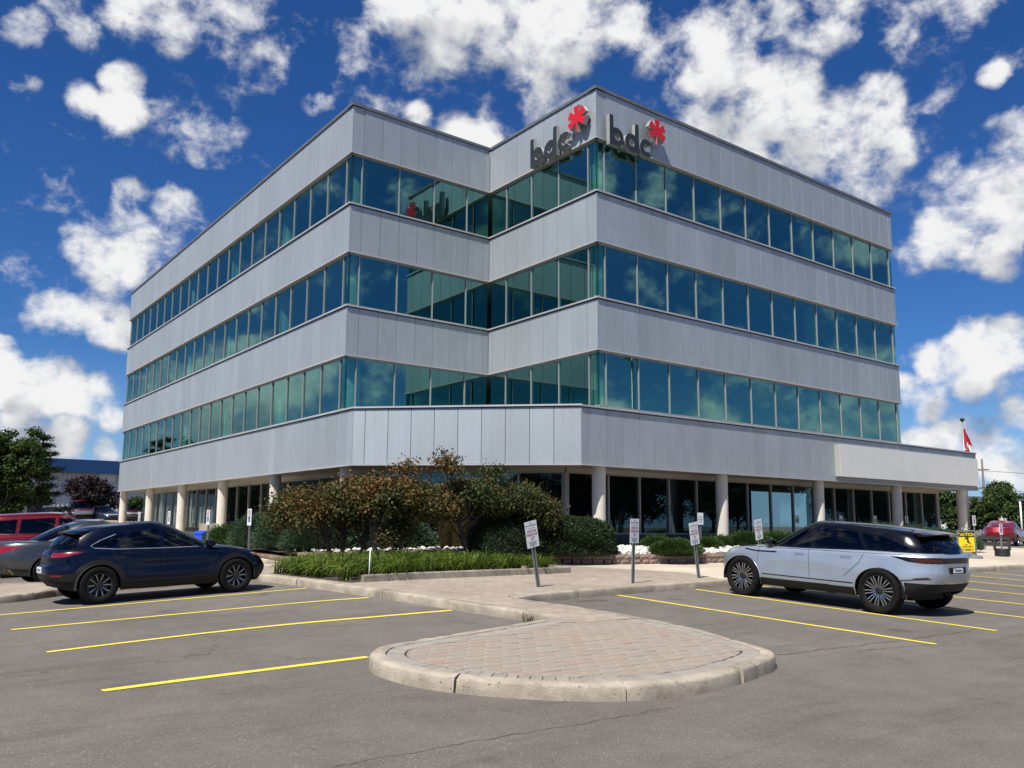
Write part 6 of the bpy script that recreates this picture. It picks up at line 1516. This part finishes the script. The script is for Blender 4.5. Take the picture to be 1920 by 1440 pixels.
# cars parked before the warehouse
SV_ = suv_spec('paint_grey'); 
def far_car(spec, u, dep, head, name, label):
    g = gpos(u, dep); o = park(spec, g.x, g.y, head, name, label, 'cars parked before the warehouse', .22); return o
far_car(suv_spec('paint_blue'), 62, 68, math.radians(-92), 'parked_suv', 'grey sport utility car facing out under the broadleaf tree')
far_car(sedan_spec('paint_black'), 98, 69, math.radians(-90), 'parked_car', 'black sedan facing out between the grey car and the red pickup')
far_car(sedan_spec('paint_blue'), 190, 70, math.radians(-80), 'parked_car', 'dark blue sedan facing out under the purple tree')
far_car(suv_spec('paint_maroon'), 246, 66, math.radians(-100), 'parked_suv', 'dark maroon sport utility car seen between the end columns')
def pickup(u, dep, head, label):
    g = gpos(u, dep); S = suv_spec('paint_maroon'); S['paint'] = 'paint_maroon'; S['zt'] = [(-2.3, 1.15), (-1.0, 1.16), (.8, 1.16), (1.4, 1.15), (1.9, 1.12), (2.3, 1.0)]; S['xgf'] = [(0, 1.05), (.5, .75), (.85, .5), (1, .35)]; S['xgr'] = [(0, -.75), (.5, -.70), (1, -.62)]; S['zr'] = [(-.7, 1.80), (.3, 1.80)]
    S['rules'] = [r for r in S['rules'] if r[1] not in ('rear_window', 'quarter_window', 'rear_door_window', 'front_window', 'windscreen')]+[('gh', 'windscreen', 'glass_tint', lambda x, y, z, nx: (x > .3) & (nx > .4) & (z > 1.2) & (z < 1.74)), ('gh', 'side_window', 'glass_tint', side_window([(.7, 1.22), (.35, 1.66), (-.55, 1.66), (-.6, 1.22)]))]
    S['ribbons'] = []; S['W'] = 1.98; S['hwv'] = [(0, .93), (.12, .97), (.4, 1), (.86, .98), (.95, .96), (1, .94)]
    o = park(S, g.x, g.y, head, 'pickup_truck', label, 'cars parked before the warehouse', .22); o.scale = (1.12, 1.05, 1.08)
    MB().box(2.262, 2.29, -.62, .62, .72, 1.0).build('chrome_grille', M['chrome'], o); return o
pickup(150, 70, math.radians(-97), 'red pickup truck with a chrome grille facing out before the warehouse')
# back of a stop sign under the tree
g = gpos(40, 52); o = empty('stop_sign', g, (0, 0, math.radians(-62))); tag(o, 'back of an octagonal stop sign beneath the broadleaf tree', 'sign')
zc_ = at_depth(40, 959, 52/ray(40, 959).dot(fwd)).z-g.z
MB().tube([(0, .03, -.2), (0, .03, zc_+.3)], .03, 8).build('post', M['galv'], o); MB().lathe([(.001, -.01), (.41, -.01), (.41, 0), (.001, 0)], 8, (0, 0, zc_), 'y').build('plate', M['plate'], o)
# cream barrier rail beside the corner column
g = gpos(200, 50); o = empty('barrier_rail', g, (0, 0, 0)); tag(o, 'low cream barrier rail beside the corner column of the side facade', 'barrier')
M['cream'] = mat_flat('cream_paint', (.62, .56, .33), .5); zc_ = at_depth(200, 977, 50/ray(200, 977).dot(fwd)).z-g.z
MB().box(-.55, .55, -.04, .04, zc_-.05, zc_+.05).build('rail', M['cream'], o)
for s_ in (-1, 1): MB().box(s_*.5-.04, s_*.5+.04, -.039, .039, 0, zc_-.051).build('post', M['cream'], o)
# ---- right side
for i_, (u, dep, vt, w, lab) in enumerate(((1782, 74, 912, 60, 'dark green tree filling the gap between the last storefront wall and the corner column'), (1815, 70, 948, 52, 'low green tree close behind the corner column'), (1848, 68, 936, 56, 'green tree at the foot of the utility pole'), (1893, 76, 902, 80, 'tallest airy green tree beside the utility pole'), (1918, 66, 950, 60, 'low green tree behind the parked red car'))):
    tree_at(u, dep, vt, w, 'broadleaf_tree', lab, 'leaf_green', n_leaf=9000, size=.20, crown_lo=.05 if i_ != 3 else .25, trunk_r=.10, group='trees beyond the lot')
M['wood'] = mat_flat('pole_wood', (.15, .12, .095), .85, 0, .25, 3); M['wire'] = mat_flat('wire', (.02, .02, .02), .6)
g = gpos(1851, 105); zt_ = at_depth(1848, 859, 105/ray(1848, 859).dot(fwd)).z-g.z; o = empty('utility_pole', g, (0, math.radians(-.6), 0)); tag(o, 'wooden utility pole with two cross arms beyond the canopy', 'pole')
MB().tube([(0, 0, -.3), (0, 0, zt_)], [.17, .11], 12).build('post', M['wood'], o, True)
for dz, L in ((1.35, 1.6), (3.65, 1.9)):
    c_ = MB().box(-L*.8/2-.2, L*.8/2+.2, -.06, .06, zt_-dz-.06, zt_-dz+.06).build('cross_arm', M['wood'], o); c_.rotation_euler = (0, 0, -.65)
    for sx in (-.7, .7): MB().lathe([(.001, 0), (.05, 0), (.06, .06), (.03, .14), (.001, .15)], 10, (sx, 0, zt_-dz+.061)).build('insulator', M['plate'], c_)
for k_, dz in enumerate((1.2, 3.5)):
    a_ = Vector((g.x, g.y, g.z+zt_-dz)); pts = []
    for i in range(25):
        t = i/24; q = a_+Vector((math.sin(2.25), math.cos(2.25), 0))*(t*120-4); pts.append(q-Vector((0, 0, 2.2*4*t*(1-t))))
    w_ = MB().tube(pts, .025, 4, False).build('overhead_wire', M['wire']); tag(w_, ('topmost overhead wire strung from the utility pole', 'lower overhead wire strung from the utility pole')[k_], 'wire')
# slim lamp post at the frame edge
g = gpos(1917, 62); zt_ = at_depth(1915, 938, 62/ray(1915, 938).dot(fwd)).z-g.z; o = empty('lamp_post', g); tag(o, 'slim pale lamp post behind the parked red car', 'lamp post'); MB().tube([(0, 0, 0), (0, 0, zt_)], .06, 10).build('post', M['plate'], o, True); MB().box(-.1, .5, -.09, .09, zt_, zt_+.08).build('lamp_head', M['galv'], o)
# far pale building
g = gpos(1860, 150); zt_ = at_depth(1860, 931, 150/ray(1860, 931).dot(fwd)).z-g.z; o = empty('far_building', g, (0, 0, -.35)); tag(o, 'far off pale flat roofed building behind the trees by the utility pole', 'building')
MB().box(-6, 30, 0, 14, -1, zt_-.9).build('wall', M['white'], o); MB().box(-6.2, 30.2, -.2, 14.2, zt_-.9, zt_).build('roof', M['coping'], o)
for i in range(8): MB().box(-4+4*i, -2+4*i, -.05, .0, zt_-3.2, zt_-1.9).build('window', M['gasket'], o)
# flag on its pole behind the canopy
fp_ = at_depth(1804, 787, 56/ray(1804, 787).dot(fwd)); o = empty('flagpole', (fp_.x, fp_.y, ground_z(fp_.x, fp_.y))); tag(o, 'slender flagpole with a gold ball rising behind the canopy', 'flagpole'); ht = fp_.z-o.location.z
MB().tube([(0, 0, 0), (0, 0, ht-.12)], [.07, .035], 12).build('post', M['galv'], o, True); MB().lathe([(.001, -.14), (.11, -.08), (.15, 0), (.11, .08), (.001, .14)], 16, (0, 0, ht)).build('finial', M['ink'], o, True)
M['flag_red'] = mat_flat('flag_red', (.45, .012, .02), .75); M['flag_white'] = mat_flat('flag_white', (.7, .7, .68), .75)
fl = empty('limp_flag', (fp_.x, fp_.y, fp_.z-.45)); tag(fl, 'limp red and white flag drooping on the pole behind the canopy', 'flag')
def cloth(z0, z1, w0, w1, mat, nm, fx=0.):
    V = []; nz, nw = 14, 16
    for i in range(nz+1):
        t = i/nz; w = w0+(w1-w0)*t
        for j in range(nw+1):
            s = j/nw; V.append((.04+w*s*.75+fx*t, .10*math.sin(s*9+t*2)*(.3+s), z0+(z1-z0)*t-.22*s*s*(.4+t)))
    me = bpy.data.meshes.new(nm); me.from_pydata(V, [], [(i*(nw+1)+j, i*(nw+1)+j+1, (i+1)*(nw+1)+j+1, (i+1)*(nw+1)+j) for i in range(nz) for j in range(nw)]); o_ = link(nm, me, M[mat], fl, True); o_.rotation_euler = (0, 0, -.63); return o_
cloth(-.15, -1.05, .18, .62, 'flag_red', 'red_field'); cloth(-1.05, -1.55, .50, .42, 'flag_white', 'white_field'); cloth(-1.5, -1.85, .40, .55, 'flag_red', 'lower_red_field')
cloth(-.75, -1.2, .22, .30, 'flag_red', 'leaf_emblem', .02).location = (-.02, -.03, -.25)
# red car, rail fence
g = on_ground(1893, 1032); TS = sedan_spec('paint_red', 1.92, 'tail_red', 1.08); TS['xgr'] = [(0, -2.15), (.3, -1.80), (.6, -1.42), (.85, -1.05), (1, -.65)]
park(TS, g.x+8.2, g.y+3.6, math.radians(12), 'red_sedan', 'glossy red fastback car parked past the rail fence', None, .45)
fa, fb = on_ground(1838, 1030, KERB), on_ground(1893, 1032, KERB); M['fence_black'] = mat_flat('fence_black', (.03, .03, .032), .6)
o = empty('rail_fence', fa); tag(o, 'low dark rail fence behind the accessible parking signs', 'fence'); d_ = fb-fa
for t in (0, .5, 1): q = d_*t; MB().box(q.x-.05, q.x+.05, q.y-.05, q.y+.05, q.z-.05, q.z+.66).build('post', M['fence_black'], o)
for dz in (.56, .30): MB().bar(Vector((0, 0, dz)), d_+Vector((0, 0, dz)), .08, .14).build('rail', M['fence_black'], o)
# ---- across the street, seen in the window reflections
refl = [(50+6.2*i, -13-4*((i*7) % 3)/2, 9.5+((i*5) % 4)*.5) for i in range(6)]+[(95+6.5*i, -14-((i*5) % 3), 10) for i in range(4)]+[(48, -24, 10), (57, -27, 10.5), (67, -29, 10), (-38, -22, 9.5), (-46, -36, 10), (-30, -40, 9), (-24, -30, 8.5), (-20, 82, 9), (-26, 100, 10), (-17, 120, 9.5), (-30, 140, 11), (-14, 66, 7.5)]
proto = None
for i, (x, y, h) in enumerate(refl):
    if proto is None:
        proto = broad_tree('street_tree', (x, y, ground_z(x, y)), 9, 7.5, 'leafy street tree mirrored in the office windows', 'leaf_dark', 16000, .24, .12, .18, 'street trees across the road'); o = proto
    else: o = copy_tree(proto)
    o.location = (x, y, ground_z(x, y)-.05); o.rotation_euler = (0, 0, i*1.3); o.scale = (h/9*1.1, h/9*1.1, h/9)
for k_, (x, y, h) in enumerate(((38.6, 2.2, 12.5), (64, -22, 12))):
    o = empty('parking_lot_light', (x, y, ground_z(x, y))); tag(o, ('tall parking lot light with a ring of lamps mirrored in the upper windows', 'tall parking lot light across the road mirrored in the upper windows')[k_], 'lamp post')
    MB().tube([(0, 0, 0), (0, 0, h)], [.14, .08], 12).build('post', M['galv'], o, True)
    for a in range(6): t = a*math.pi/3; q = MB().box(.25, .75, -.16, .16, h-.05, h+.12).build('lamp_head', M['galv'], o); q.rotation_euler = (0, 0, t)
